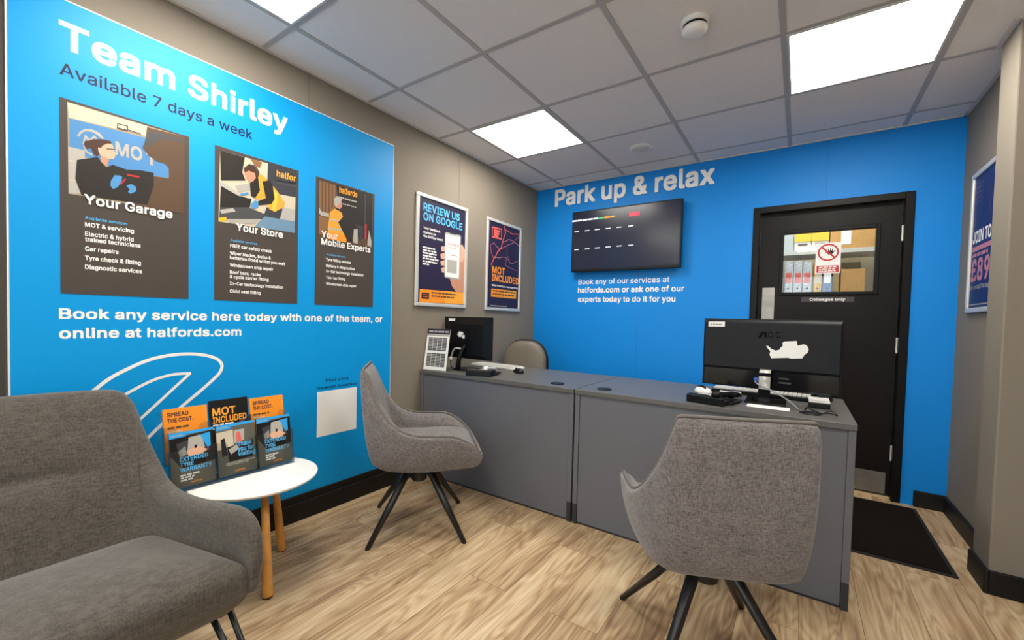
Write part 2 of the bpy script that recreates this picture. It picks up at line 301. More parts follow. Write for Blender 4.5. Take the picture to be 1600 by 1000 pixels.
# letter outlines: advance width, then contours of the medium and the bold weight as x y pairs (1000 units to the em)
FONT = {
    'A': (480, '9 -7 92 -6 142 135 337 135 388 -6 470 -7 468 12 283 516 194 515 10 12|167 206 202 305 239 426 268 329 312 206', '-5 -21 106 -21 156 121 323 121 374 -21 484 -21 484 21 482 26 297 530 180 529 -4 26 -5 21|191 220 239 365 288 220'),
    'B': (456, '53 -7 257 -7 309 -3 351 11 381 30 407 60 420 93 425 127 425 145 420 182 409 210 393 233 370 252 346 264 338 266 363 279 382 296 394 314 402 336 405 365 405 383 402 414 388 449 364 478 336 498 297 511 250 516 53 516|132 64 132 224 243 224 272 221 299 211 319 197 335 177 345 154 347 138 342 112 322 86 287 70 240 64|132 292 132 445 235 445 276 439 305 422 323 396 328 371 325 352 316 333 305 320 281 303 258 295 233 292', '39 -21 271 -21 323 -17 365 -3 395 16 421 46 434 79 439 113 439 159 435 194 423 224 408 245 380 268 396 282 408 299 416 322 419 351 419 397 416 428 402 463 378 492 350 512 311 525 264 530 39 530|146 78 146 210 229 210 255 208 267 204 285 197 305 183 321 163 330 143 328 126 310 103 275 84 226 78|146 306 146 431 221 431 262 425 291 408 309 382 312 368 302 347 286 329 266 316 244 309 219 306'),
    'C': (510, '100 54 143 18 198 -6 258 -14 277 -14 313 -11 348 -2 378 11 409 31 436 56 455 84 470 117 480 152 480 167 401 167 394 143 380 119 365 100 350 88 331 76 307 66 282 62 269 60 230 66 191 83 183 90 157 113 132 152 116 200 110 254 116 308 134 361 160 399 191 425 230 443 269 448 282 448 307 442 330 433 350 421 365 408 382 388 394 366 401 341 480 341 480 356 470 391 455 425 436 452 409 478 380 497 346 512 313 520 258 523 198 515 145 492 96 451 62 399 41 336 33 263 33 245 41 172 62 109', '86 40 129 4 184 -20 244 -28 291 -28 327 -25 362 -16 392 -3 423 17 450 42 469 70 485 106 494 138 494 181 387 181 380 157 368 135 356 119 336 102 315 90 293 80 272 76 246 80 205 97 171 127 146 166 130 214 126 253 130 294 146 343 170 381 205 411 244 429 272 433 293 428 315 420 336 407 356 390 368 374 380 352 387 327 494 327 494 370 484 406 469 439 450 466 423 492 393 512 363 524 333 532 291 537 244 537 184 529 131 506 82 465 48 413 27 350 19 277 19 231 27 158 48 95'),
    'D': (502, '53 -7 228 -7 298 1 357 24 363 28 406 62 440 112 462 177 469 246 469 264 462 336 440 397 412 440 404 450 360 485 301 508 234 516 53 516|132 64 132 445 216 445 265 440 313 421 348 391 372 354 387 306 392 256 388 208 372 156 345 115 311 88 271 72 262 70 210 64', '39 -21 242 -21 312 -13 371 10 377 14 420 48 454 98 476 160 483 232 483 278 476 350 454 411 426 454 418 464 374 499 315 522 248 530 39 530|146 78 146 431 202 431 254 425 299 407 334 377 358 340 373 292 376 259 373 218 360 176 358 170 334 132 296 102 248 84 196 78'),
    'E': (419, '53 -7 382 -7 382 64 132 64 132 222 362 222 362 293 132 293 132 445 379 445 379 516 53 516', '39 -21 396 -21 396 78 146 78 146 208 376 208 376 307 146 307 146 431 393 431 393 530 39 530'),
    'F': (410, '53 -7 132 -7 132 214 353 214 353 285 132 285 132 445 376 445 376 516 53 516', '39 -21 146 -21 146 200 367 200 367 299 146 299 146 431 390 431 390 530 39 530'),
    'G': (520, '101 54 142 18 196 -6 260 -14 278 -14 333 -7 384 12 424 42 458 84 478 136 485 191 485 263 276 263 276 192 406 192 403 167 390 131 368 102 338 78 302 64 267 61 233 66 191 83 157 113 136 146 132 152 116 200 110 254 116 304 132 357 156 396 160 400 190 425 229 443 267 448 280 448 307 442 330 432 349 420 370 400 380 386 392 366 401 342 481 342 481 357 472 390 456 423 437 451 430 458 410 476 381 496 346 512 307 520 256 523 196 515 142 491 99 455 62 400 40 333 33 263 33 245 40 175 62 109', '87 40 128 4 184 -20 246 -28 292 -28 347 -21 398 -2 438 28 472 70 492 122 499 177 499 277 262 277 262 178 388 178 375 144 351 112 324 92 285 78 270 76 243 80 205 97 176 122 171 127 146 166 130 218 126 253 130 290 146 343 170 382 174 386 204 411 243 429 271 433 293 428 315 418 335 406 354 388 366 372 378 350 387 328 495 328 495 371 486 405 470 437 451 465 424 490 395 510 360 526 321 534 289 537 242 537 182 529 130 506 81 465 48 413 26 350 19 277 19 231 26 158 48 96'),
    'H': (517, '53 -7 132 -7 132 225 385 225 385 -7 464 -7 464 516 385 516 385 296 132 296 132 516 53 516', '39 -21 146 -21 146 211 371 211 371 -21 478 -21 478 530 371 530 371 310 146 310 146 530 39 530'),
    'I': (300, '24 -7 276 -7 276 64 190 64 190 445 276 445 276 516 24 516 24 445 111 445 111 64 24 64', '10 -21 290 -21 290 78 204 78 204 431 290 431 290 530 10 530 10 431 97 431 97 78 10 78'),
    'J': (396, '69 25 117 -4 161 -12 177 -14 193 -14 251 -4 300 25 333 74 343 137 343 516 265 516 265 151 258 110 242 82 213 63 185 58 156 63 128 82 111 111 105 151 105 180 26 180 26 137 37 74', '55 11 103 -18 163 -28 207 -28 265 -18 314 11 347 60 357 123 357 530 251 530 251 165 245 125 226 94 199 77 186 74 170 77 144 94 125 125 119 165 119 194 12 194 12 123 22 62'),
    'K': (467, '53 -7 132 -7 132 160 197 229 365 -7 456 -7 456 7 256 287 455 502 455 516 357 516 167 310 132 268 132 516 53 516', '39 -21 146 -21 146 146 195 198 351 -21 470 -21 470 21 280 286 469 488 469 530 343 530 146 316 146 530 39 530'),
    'L': (393, '53 -7 368 -7 368 64 132 64 132 516 53 516', '39 -21 382 -21 382 78 146 78 146 530 39 530'),
    'M': (628, '53 -7 129 -7 128 382 162 285 279 -7 350 -6 464 285 498 381 497 -7 575 -7 575 516 468 515 344 193 315 102 284 193 160 515 53 516', '39 -21 143 -21 143 286 264 -20 363 -21 483 286 483 -21 589 -21 589 530 454 529 330 207 315 160 298 207 174 529 39 530'),
    'N': (523, '53 -7 132 -7 132 307 129 395 194 284 379 -6 380 -7 470 -7 470 516 392 516 393 117 348 193 144 515 143 516 53 516', '39 -21 146 -21 146 328 180 270 365 -20 366 -21 484 -21 484 530 378 530 378 182 158 529 157 530 39 530'),
    'O': (533, '101 54 143 18 198 -6 258 -14 276 -14 334 -6 391 18 437 57 471 108 494 175 500 245 500 263 493 336 471 400 437 451 391 491 336 515 276 523 258 523 198 515 143 491 97 451 63 400 41 336 40 324 33 263 33 245 40 184 41 172 62 109|162 108 132 151 116 204 110 254 116 304 132 357 157 396 187 422 193 427 230 443 265 448 301 444 342 426 377 396 398 362 418 307 422 256 418 204 401 151 377 113 352 92 342 83 301 66 265 61 230 66 191 83', '87 40 129 4 184 -20 244 -28 290 -28 350 -20 403 3 451 43 486 95 507 158 514 231 514 277 508 347 485 414 451 465 405 505 348 530 290 537 244 537 184 529 131 506 83 465 48 413 27 350 19 277 19 231 27 158 48 95|176 122 146 165 130 218 126 253 130 290 146 343 171 382 201 408 207 413 244 429 264 432 289 429 328 412 363 382 384 348 404 293 407 260 404 218 387 165 359 123 328 97 289 80 269 77 244 80 205 97'),
    'P': (445, '53 -7 132 -7 132 179 244 179 296 184 339 200 371 224 397 258 411 297 416 339 416 357 411 398 397 437 371 470 339 494 296 510 244 516 53 516|132 249 132 445 228 445 261 442 290 432 312 415 326 394 335 369 336 344 335 326 326 302 309 278 290 263 260 252 228 249', '39 -21 146 -21 146 165 258 165 310 170 353 186 385 210 411 244 425 283 430 325 430 371 425 412 411 451 385 484 353 508 310 524 258 530 39 530|146 263 146 431 214 431 247 428 276 418 298 401 312 380 321 355 322 344 312 315 295 292 276 277 246 266 214 263'),
    'Q': (533, '101 54 143 18 198 -6 258 -14 276 -14 334 -6 353 1 394 -55 475 -55 475 -41 416 39 437 57 471 108 493 172 500 245 500 263 494 333 471 400 437 451 391 491 336 515 276 523 258 523 198 515 143 491 97 451 63 400 41 336 40 324 33 263 33 245 40 184 41 172 62 109|162 108 132 151 116 204 110 254 116 304 132 357 157 396 187 422 193 427 230 443 265 448 301 444 342 426 377 396 398 362 418 307 422 256 418 204 401 151 377 113 367 104 320 166 238 166 238 152 304 66 301 66 265 61 230 66 191 83', '87 40 129 4 184 -20 244 -28 290 -28 344 -20 380 -69 489 -69 489 -27 442 36 451 43 485 94 507 158 514 231 514 277 508 347 485 414 451 465 405 505 348 530 290 537 244 537 184 529 131 506 83 465 48 413 27 350 19 277 19 231 27 158 48 95|176 122 146 165 130 218 126 253 130 290 146 343 171 382 201 408 207 413 244 429 264 432 289 429 328 412 363 382 384 348 404 293 407 260 404 218 387 165 368 136 334 180 224 180 224 138 269 77 244 80 207 96'),
    'R': (449, '53 -7 132 -7 132 191 240 191 346 -6 435 -7 434 9 326 206 340 210 373 232 397 264 412 302 416 343 416 361 412 402 398 439 373 473 340 496 297 511 245 516 53 516|132 262 132 445 229 445 263 442 291 433 314 416 327 398 335 374 337 348 335 330 328 308 311 287 291 274 263 265 230 262', '39 -21 146 -21 146 177 226 177 332 -21 449 -21 449 21 354 196 387 218 411 250 426 288 430 329 430 375 426 413 412 453 387 487 354 510 311 525 259 530 39 530|146 276 146 431 215 431 249 428 277 419 297 405 313 384 322 356 321 344 314 322 297 301 277 288 245 278 216 276'),
    'S': (447, '85 24 121 2 164 -11 215 -16 233 -16 282 -12 329 4 366 26 393 57 398 66 410 92 415 130 415 148 411 181 402 205 388 225 366 245 319 271 272 286 220 300 171 318 155 326 142 337 137 342 126 361 123 376 125 391 136 411 153 428 174 441 200 449 219 451 260 446 294 430 319 405 330 371 408 371 408 386 401 422 384 456 357 484 323 505 283 518 236 523 218 523 172 518 131 505 96 484 68 455 64 447 50 418 45 380 45 364 53 319 78 283 122 252 180 231 235 216 289 198 309 186 326 171 335 154 338 141 334 121 324 102 304 81 276 66 251 59 224 56 200 59 174 66 149 78 130 96 118 116 111 144 31 144 31 129 39 89 57 53', '71 10 107 -12 150 -25 201 -30 247 -30 296 -26 343 -10 353 -4 380 12 407 43 424 80 429 116 429 162 425 195 416 219 402 239 380 259 333 285 286 300 234 314 185 332 169 340 156 351 151 356 140 375 140 378 150 397 167 414 188 427 214 435 223 436 246 432 280 416 305 391 316 357 422 357 422 400 416 434 398 470 371 498 337 519 297 532 250 537 204 537 158 532 117 519 109 514 82 498 54 469 36 432 31 394 31 350 39 305 64 269 108 238 166 217 221 202 275 184 295 172 307 162 312 157 321 140 320 135 308 113 290 95 265 81 237 73 223 72 188 80 163 92 144 110 132 130 125 158 17 158 17 115 25 75 43 39'),
    'T': (449, '186 -7 264 -7 264 445 424 445 424 516 25 516 25 445 186 445', '172 -21 278 -21 278 431 438 431 438 530 11 530 11 431 172 431'),
    'U': (517, '108 35 147 8 196 -9 250 -15 268 -15 319 -10 372 9 409 35 440 73 458 117 464 164 464 516 386 516 386 183 382 151 370 121 348 92 324 75 291 63 259 60 227 63 194 75 168 93 148 121 135 151 131 183 131 516 53 516 53 164 60 114 78 73', '94 21 133 -6 182 -23 236 -29 282 -29 336 -23 384 -6 423 21 454 59 472 103 478 150 478 530 372 530 372 197 368 165 356 134 334 106 309 88 277 77 260 75 241 77 209 88 182 107 162 134 149 165 145 197 145 530 39 530 39 150 46 100 64 59'),
    'V': (480, '197 -7 286 -6 468 497 470 516 388 515 271 178 241 82 197 219 92 515 9 516 10 499', '183 -21 300 -20 482 483 484 488 484 530 374 529 241 142 211 233 106 529 -5 530 -4 485'),
    'W': (686, '148 -7 237 -7 238 -6 324 313 343 391 362 313 448 -6 448 -7 537 -7 677 501 677 516 596 516 596 515 506 163 492 104 468 208 388 515 387 516 299 516 218 208 193 104 168 210 90 515 89 516 9 516 9 501', '134 -21 251 -21 343 318 434 -21 551 -21 691 487 691 530 582 530 492 178 401 530 285 530 193 178 103 530 -5 530 -5 487'),
    'X': (474, '11 -7 98 -7 188 120 237 198 260 159 286 120 375 -7 463 -7 463 7 288 263 453 502 453 516 367 516 292 409 264 367 238 322 211 368 111 516 22 516 22 502 188 260 11 7', '-3 -21 112 -21 202 106 237 160 272 106 361 -21 477 -21 477 21 311 263 467 488 467 530 353 530 278 423 238 361 195 427 125 530 8 530 8 488 164 260 -3 21'),
    'Y': (472, '196 -7 275 -7 275 201 462 502 462 516 374 516 373 515 272 349 244 301 237 283 200 349 99 515 98 516 9 516 9 502 196 201', '182 -21 289 -21 289 187 476 488 476 530 360 530 264 373 236 325 112 530 -5 530 -5 488 182 187'),
    'Z': (438, '35 -7 406 -7 406 64 133 64 180 127 404 455 404 516 33 516 33 445 304 445 262 386 35 53', '21 -21 420 -21 420 78 168 78 418 441 418 530 19 530 19 431 270 431 21 67'),
    'a': (389, '62 14 87 -2 118 -12 151 -16 169 -16 198 -13 222 -6 246 7 260 20 270 32 270 -7 344 -7 344 260 340 294 329 327 314 349 293 367 270 379 247 386 203 391 155 389 127 382 97 371 74 354 50 329 34 298 34 284 37 283 92 267 107 267 114 281 122 291 144 309 156 315 177 322 194 324 210 322 233 315 251 302 260 290 266 272 268 259 266 250 258 242 248 238 117 218 93 210 71 200 48 183 36 168 27 145 23 117 23 99 30 62 41 38|115 74 108 80 101 94 100 106 102 117 110 131 124 143 142 152 181 161 236 168 269 176 269 144 265 122 256 101 239 80 221 66 195 56 164 53 137 59 121 68', '48 0 73 -16 104 -26 137 -30 183 -30 212 -27 236 -20 256 -10 256 -21 358 -21 358 274 354 308 343 341 328 363 307 381 284 393 257 400 217 405 169 405 141 403 113 396 83 385 60 368 36 343 20 312 20 270 21 270 78 253 121 253 128 267 153 292 170 301 196 308 218 302 234 291 246 276 250 263 244 256 229 250 106 232 79 224 57 214 40 202 22 182 13 159 9 131 9 85 14 54 27 24|129 88 122 94 117 105 124 117 143 132 156 138 193 146 254 155 251 136 242 114 225 94 207 80 181 70 167 68 151 73 135 82'),
    'b': (424, '46 -7 119 -7 119 40 130 26 146 10 166 -4 191 -12 238 -15 281 -9 320 9 354 39 377 77 392 125 397 179 397 199 392 253 377 300 353 338 320 368 279 386 238 391 193 388 164 380 145 367 129 352 121 341 121 516 46 516|158 82 146 94 132 122 123 156 120 186 122 218 132 256 146 283 169 306 197 318 221 322 246 318 272 304 294 282 310 253 318 221 320 187 318 157 309 124 294 95 272 73 246 58 223 55 195 58 169 72', '32 -21 133 -21 134 -5 152 -18 180 -26 206 -29 252 -29 295 -23 334 -5 368 25 391 63 406 111 411 165 411 213 406 267 391 314 368 350 334 382 293 400 252 405 206 405 179 402 150 394 135 384 135 530 32 530|172 96 160 108 146 136 137 170 136 187 137 209 146 241 160 269 183 292 209 304 220 306 232 304 258 290 280 268 295 240 304 207 306 190 304 171 296 139 280 109 258 87 232 72 221 70 209 72 183 86'),
    'c': (396, '78 36 110 9 150 -8 198 -15 217 -15 243 -13 266 -8 291 2 313 14 329 28 348 49 362 72 369 92 370 109 369 110 312 124 297 124 285 96 263 72 234 58 207 54 182 58 153 72 131 96 115 124 106 161 104 185 106 214 115 251 131 280 147 298 153 304 180 318 206 322 233 318 262 304 283 282 296 255 311 255 369 270 369 284 358 311 347 329 334 345 312 363 290 376 266 384 242 390 198 391 152 385 111 368 74 336 49 298 33 250 27 196 27 178 33 125 48 79', '64 22 96 -5 138 -23 184 -29 231 -29 257 -27 280 -22 305 -12 327 0 343 14 362 35 376 58 384 81 384 123 326 138 283 138 271 110 249 86 222 73 208 70 196 72 167 86 145 110 129 138 120 175 118 187 120 204 128 232 145 266 167 290 194 304 206 306 221 304 248 290 269 268 282 241 325 241 383 256 383 298 374 321 361 343 348 359 326 377 304 390 280 398 256 404 184 405 138 399 97 382 60 350 35 312 19 264 13 210 13 164 19 111 34 65'),
    'd': (424, '77 33 104 9 144 -9 186 -15 204 -15 234 -12 259 -3 279 10 287 17 296 26 306 40 306 -7 379 -7 379 516 304 516 304 339 295 352 287 360 260 380 236 388 187 391 144 385 107 369 71 338 48 300 32 252 27 199 27 179 32 125 48 77 71 39|153 72 131 95 116 124 106 157 104 187 106 217 114 253 130 282 153 304 181 318 206 322 230 318 255 306 278 283 294 255 302 223 304 186 302 156 293 125 277 93 256 72 229 58 207 55 181 58', '63 19 90 -5 127 -22 172 -29 218 -29 248 -26 272 -18 291 -5 292 -21 393 -21 393 530 290 530 290 383 274 394 246 402 219 405 173 405 136 400 130 399 91 382 57 352 34 314 18 266 13 213 13 165 18 111 34 63 57 25|167 86 145 109 130 138 120 171 118 188 120 207 129 240 144 268 167 290 173 294 193 304 205 306 214 304 241 292 264 269 278 243 288 209 290 191 288 170 278 136 263 107 242 86 215 72 204 70 193 72'),
    'e': (404, '78 36 110 9 152 -8 203 -15 222 -15 257 -12 293 -2 318 12 339 30 360 56 372 84 372 98 314 112 299 112 290 95 280 82 264 68 247 60 228 55 213 54 184 58 158 68 134 88 117 113 107 145 106 162 378 162 378 205 375 250 364 289 348 322 324 350 301 368 273 381 244 389 196 391 152 386 108 366 73 335 48 297 32 249 27 196 27 178 33 125 48 79|106 228 106 234 116 262 131 286 137 292 153 306 180 319 202 322 230 319 255 308 276 286 291 262 300 231 300 228', '64 22 96 -5 140 -23 189 -29 236 -29 271 -26 307 -16 332 -2 353 16 374 42 386 70 386 112 385 112 328 126 285 126 276 109 266 96 250 82 233 74 216 70 202 70 172 82 152 98 131 127 124 148 392 148 392 219 390 259 379 300 362 336 338 364 315 382 287 395 253 404 182 405 138 400 94 380 59 349 34 311 18 263 13 210 13 164 19 111 34 65|128 242 130 249 145 272 167 292 194 305 204 306 216 305 241 294 262 272 278 243 278 242'),
    'f': (254, '74 -7 149 -7 149 320 235 320 235 386 149 386 149 414 152 434 160 452 178 463 200 466 219 461 234 461 250 513 250 528 247 529 226 534 178 537 153 534 128 526 107 513 89 493 77 468 74 441 74 386 -1 386 -1 320 74 320', '60 -21 163 -21 163 306 249 306 249 400 164 400 166 420 174 438 192 449 197 450 205 447 248 447 264 499 264 542 263 542 244 548 228 550 164 551 139 548 114 540 93 527 75 507 63 482 60 455 60 400 -15 400 -15 306 60 306'),
    'g': (425, '77 -118 98 -134 128 -148 164 -156 217 -158 259 -154 298 -143 330 -124 357 -97 374 -61 379 -18 379 386 306 386 306 338 296 351 280 367 259 380 235 389 187 391 145 385 105 368 72 338 48 300 32 250 27 200 27 181 32 132 48 84 75 44 106 20 145 3 186 -2 204 -2 235 1 259 9 283 24 295 35 304 48 304 0 297 -40 274 -68 242 -85 206 -90 184 -88 161 -81 143 -71 126 -56 108 -34 94 -34 44 -62 44 -77 57 -98|141 93 130 104 117 128 106 161 104 191 106 219 116 255 131 283 153 306 181 318 206 322 230 318 256 306 278 283 294 256 302 225 304 190 302 160 293 128 278 103 257 82 230 70 208 67 179 70 152 83', '63 -132 84 -148 91 -152 114 -162 142 -168 183 -172 231 -172 273 -168 312 -157 344 -138 371 -111 388 -75 393 -32 393 400 292 400 292 382 273 394 245 404 173 405 131 399 91 382 58 352 34 314 18 267 13 214 13 167 18 118 22 104 34 69 58 33 92 6 133 -12 172 -16 218 -16 245 -14 273 -5 288 4 283 -26 263 -52 226 -72 198 -74 175 -67 157 -57 146 -48 122 -20 80 -20 32 -46 30 -48 30 -90 43 -112|155 107 144 118 131 142 120 175 118 192 120 209 128 237 145 269 167 292 193 304 205 306 216 304 242 292 264 269 279 243 288 211 290 194 288 174 280 145 264 117 254 106 243 96 216 84 206 82 193 84 166 97'),
    'h': (410, '46 -7 121 -7 121 222 124 250 133 276 149 297 169 310 191 319 206 321 241 315 266 296 283 268 289 229 289 -7 364 -7 364 250 360 292 348 328 329 355 302 376 271 387 236 391 218 391 180 386 146 370 121 344 121 516 46 516', '32 -21 135 -21 135 208 138 236 147 262 160 280 182 296 205 305 225 302 251 284 270 252 275 215 275 -21 378 -21 378 264 374 306 362 342 343 369 318 388 285 401 250 405 204 405 166 400 135 385 135 530 32 530'),
    'i': (167, '46 -7 121 -7 121 386 46 386|48 447 60 439 76 436 92 436 105 438 120 447 130 461 133 475 133 491 130 506 122 518 107 528 92 531 76 531 62 528 48 520 37 506 34 491 34 475 36 462', '32 -21 135 -21 135 400 32 400|34 433 46 425 62 422 106 422 121 425 134 433 144 447 147 461 147 505 144 520 136 532 121 542 106 545 62 545 46 542 34 534 23 520 20 505 20 461 23 447'),
    'j': (167, '-17 -150 13 -150 42 -146 72 -136 96 -117 110 -96 118 -71 121 -40 121 386 46 386 46 -28 43 -47 31 -66 18 -76 -4 -80 -17 -80|47 447 60 439 75 436 91 436 105 438 120 447 130 461 133 475 133 491 130 506 122 518 107 528 91 531 75 531 62 528 47 520 37 506 34 491 34 475 36 462', '-31 -164 27 -164 58 -160 85 -150 110 -131 124 -110 132 -85 135 -54 135 400 32 400 32 -14 29 -33 17 -52 4 -62 -18 -66 -31 -66|33 433 46 425 61 422 105 422 121 425 134 433 144 447 147 461 147 505 144 520 136 532 121 542 105 545 61 545 46 542 33 534 23 520 20 505 20 461 23 447'),
    'k': (381, '46 -7 121 -7 121 134 153 164 287 -7 379 -7 379 7 214 216 367 372 367 386 277 386 121 226 121 516 46 516', '32 -21 135 -21 135 120 151 134 273 -21 393 -21 393 21 240 214 381 358 381 400 263 400 135 269 135 530 32 530'),
    'l': (189, '68 12 94 -4 119 -8 130 -9 163 -8 188 -4 188 11 177 61 147 60 137 61 126 70 122 83 121 516 46 516 46 75 51 40', '54 -2 80 -18 116 -23 177 -22 202 -18 202 25 191 75 151 75 140 84 136 97 135 530 32 530 32 61 37 26'),
    'm': (610, '46 -7 121 -7 121 233 124 259 133 282 149 302 166 314 185 321 193 322 216 320 225 318 247 303 262 279 267 254 267 -7 342 -7 342 242 345 263 352 283 367 302 382 314 402 321 411 322 440 319 465 306 484 280 489 248 489 -7 564 -7 564 264 560 303 548 335 527 362 504 379 472 390 428 393 399 390 374 382 350 368 329 349 318 332 316 338 293 369 262 388 227 393 188 391 166 384 144 370 124 352 119 344 119 386 46 386', '32 -21 135 -21 135 219 138 245 147 268 160 284 179 299 197 306 208 305 233 289 248 267 253 240 253 -21 356 -21 356 228 358 247 366 269 378 284 395 299 414 306 426 305 451 292 470 266 475 234 475 -21 578 -21 578 278 573 320 562 349 544 373 517 394 489 404 460 407 414 407 385 404 359 396 336 382 319 367 307 383 278 401 241 407 195 407 174 405 152 398 133 386 133 400 32 400'),
    'n': (410, '46 -7 121 -7 121 222 124 250 133 276 149 297 169 310 191 319 206 321 241 315 266 296 283 268 289 229 289 -7 364 -7 364 250 360 292 348 328 329 355 302 376 271 387 236 391 218 391 182 386 146 370 119 342 119 386 46 386', '32 -21 135 -21 135 208 138 236 147 262 160 280 182 296 205 305 225 302 251 284 270 252 275 215 275 -21 378 -21 378 264 374 306 362 342 343 369 316 390 285 401 250 405 204 405 168 400 133 384 133 400 32 400'),
    'o': (415, '78 36 110 9 150 -8 198 -15 216 -15 263 -9 305 8 341 40 366 79 383 126 388 178 388 197 384 247 366 298 341 336 306 367 263 385 228 390 198 391 154 386 110 367 74 336 49 298 33 250 27 196 27 178 33 125 48 79|153 72 131 96 116 123 106 157 104 185 106 214 115 251 131 280 156 306 182 318 208 322 235 318 262 304 274 292 285 280 300 251 309 218 312 189 309 157 300 124 285 96 274 84 262 72 235 58 209 54 182 58', '64 22 96 -5 138 -23 184 -29 230 -29 277 -23 319 -6 355 26 380 65 397 112 402 164 402 211 398 261 380 312 355 350 320 381 275 400 230 405 184 405 138 399 97 382 60 350 35 312 19 264 13 210 13 164 19 111 34 65|167 86 145 110 129 138 120 171 118 187 120 206 129 237 138 254 145 266 167 290 194 304 206 306 221 304 248 290 271 266 286 237 295 204 296 187 294 169 286 138 271 110 248 86 221 72 209 70 194 72'),
    'p': (424, '46 -150 121 -150 121 38 130 26 146 10 167 -4 191 -12 238 -15 279 -10 320 9 328 16 354 39 377 77 392 125 397 179 397 199 392 253 377 300 353 338 320 368 279 386 238 391 189 388 164 380 145 367 129 352 119 338 119 386 46 386|158 82 146 94 132 122 123 156 120 186 122 218 132 256 146 283 169 306 197 318 221 322 246 318 272 304 294 282 310 253 318 221 320 187 318 157 309 124 294 95 272 73 246 58 223 55 195 58 169 72', '32 -164 135 -164 135 -6 153 -18 180 -26 206 -29 252 -29 295 -23 334 -5 363 20 368 25 391 63 406 111 411 165 411 213 406 267 391 314 367 352 334 382 295 399 252 405 206 405 175 402 150 394 133 382 133 400 32 400|172 96 160 108 146 136 137 170 136 187 137 209 146 241 160 269 183 292 209 304 220 306 232 304 258 290 280 268 295 240 304 207 306 190 304 171 296 139 280 109 258 87 232 72 221 70 209 72 183 86'),
    'q': (424, '77 33 104 9 144 -9 186 -15 204 -15 234 -12 259 -3 279 10 295 25 304 38 304 -150 379 -150 379 386 306 386 306 337 287 360 260 380 236 388 205 391 187 391 144 385 105 368 71 338 48 300 32 252 27 199 27 179 32 125 48 77 71 39|153 72 131 95 116 124 106 157 104 187 106 217 114 253 130 282 153 304 181 318 206 322 230 318 255 306 278 283 294 255 302 223 304 186 302 156 293 125 277 93 256 72 229 58 207 55 181 58', '63 19 90 -5 127 -22 172 -29 218 -29 248 -26 272 -18 290 -6 290 -164 393 -164 393 400 292 400 292 382 274 394 246 402 219 405 173 405 132 400 91 382 57 352 34 314 18 266 13 213 13 165 18 111 34 63 57 25|167 86 145 109 130 138 120 171 118 188 120 207 129 240 144 268 167 290 173 294 193 304 205 306 214 304 241 292 264 269 278 243 288 209 290 191 288 170 278 136 263 107 242 86 215 72 204 70 193 72'),
    'r': (259, '46 -7 121 -7 121 232 124 255 133 277 149 296 167 308 189 316 208 318 235 315 250 315 250 391 205 392 174 387 145 374 122 353 119 348 119 386 46 386', '32 -21 135 -21 135 218 138 241 147 263 163 282 181 294 210 303 221 301 264 301 264 405 191 406 160 401 134 389 133 400 32 400'),
    's': (365, '60 26 77 11 106 -4 141 -12 192 -15 231 -12 267 -1 296 16 319 40 333 68 338 99 338 115 332 149 314 177 282 201 237 216 178 230 151 239 129 252 119 265 118 273 121 292 139 310 163 322 185 325 212 321 235 310 251 291 261 270 276 270 331 283 331 297 321 323 307 345 286 365 261 379 231 388 197 391 145 388 108 377 82 362 58 338 44 312 40 283 40 266 46 230 64 202 98 178 143 162 206 148 230 140 248 127 258 114 260 106 255 88 236 68 210 57 183 53 157 56 131 67 112 86 101 114 86 114 30 102 29 86 38 56 54 32', '46 12 63 -3 92 -18 127 -26 158 -29 206 -29 245 -26 281 -15 310 2 333 26 348 56 352 85 352 129 346 163 328 191 296 215 251 230 192 244 165 253 146 264 135 276 135 278 153 296 177 308 187 309 198 307 221 296 237 277 247 256 290 256 345 269 345 311 336 336 321 359 300 379 275 393 245 402 211 405 163 405 131 402 94 391 68 376 44 352 30 324 26 297 26 252 32 216 50 188 84 164 129 148 192 134 216 126 232 116 242 103 222 82 196 71 177 69 169 70 145 81 126 100 115 128 72 128 16 116 15 115 15 72 17 65 24 42 40 18'),
    't': (227, '86 14 118 -5 159 -11 200 -10 220 -5 220 10 209 61 194 61 174 58 157 60 142 69 135 83 133 102 133 320 211 320 211 386 133 386 133 478 58 478 58 386 -1 386 -1 320 58 320 58 85 65 45', '72 0 104 -19 145 -25 207 -24 234 -19 234 24 223 75 171 74 156 83 149 97 147 116 147 306 225 306 225 400 147 400 147 492 44 492 44 400 -15 400 -15 306 44 306 44 71 51 31'),
    'u': (410, '84 22 108 4 139 -8 173 -12 191 -12 229 -7 255 6 263 10 291 38 291 -7 364 -7 364 386 289 386 289 158 286 129 276 104 259 82 241 68 219 60 204 58 169 64 143 83 126 112 121 149 121 386 46 386 46 129 50 91 62 52', '70 8 97 -12 125 -22 159 -26 205 -26 241 -22 277 -4 277 -21 378 -21 378 400 275 400 275 172 272 143 262 118 248 100 228 83 205 74 185 77 159 95 140 126 135 163 135 400 32 400 32 115 36 77 48 38'),
    'v': (389, '156 -7 234 -6 377 369 378 386 298 385 218 167 195 92 170 167 92 385 10 386 10 370', '142 -21 248 -20 391 355 392 400 284 399 204 181 195 150 106 399 -4 400 -4 356'),
    'w': (567, '131 -7 206 -7 270 217 284 272 312 164 361 -7 436 -7 552 371 552 386 473 386 426 216 397 104 369 222 323 386 245 386 199 222 170 103 161 145 94 386 16 386 16 371', '117 -21 220 -21 284 203 347 -21 450 -21 566 357 566 400 459 400 398 178 337 400 231 400 186 241 170 176 108 400 2 400 2 357'),
    'x': (379, '14 -7 98 -7 155 78 189 136 223 79 280 -7 365 -7 365 7 236 191 359 372 359 386 275 386 226 313 191 252 155 312 107 386 22 386 22 372 143 194 14 7', '0 -21 112 -21 169 64 189 98 209 65 266 -21 379 -21 379 21 260 192 373 358 373 400 261 400 212 327 190 290 121 400 8 400 8 358 120 195 0 21'),
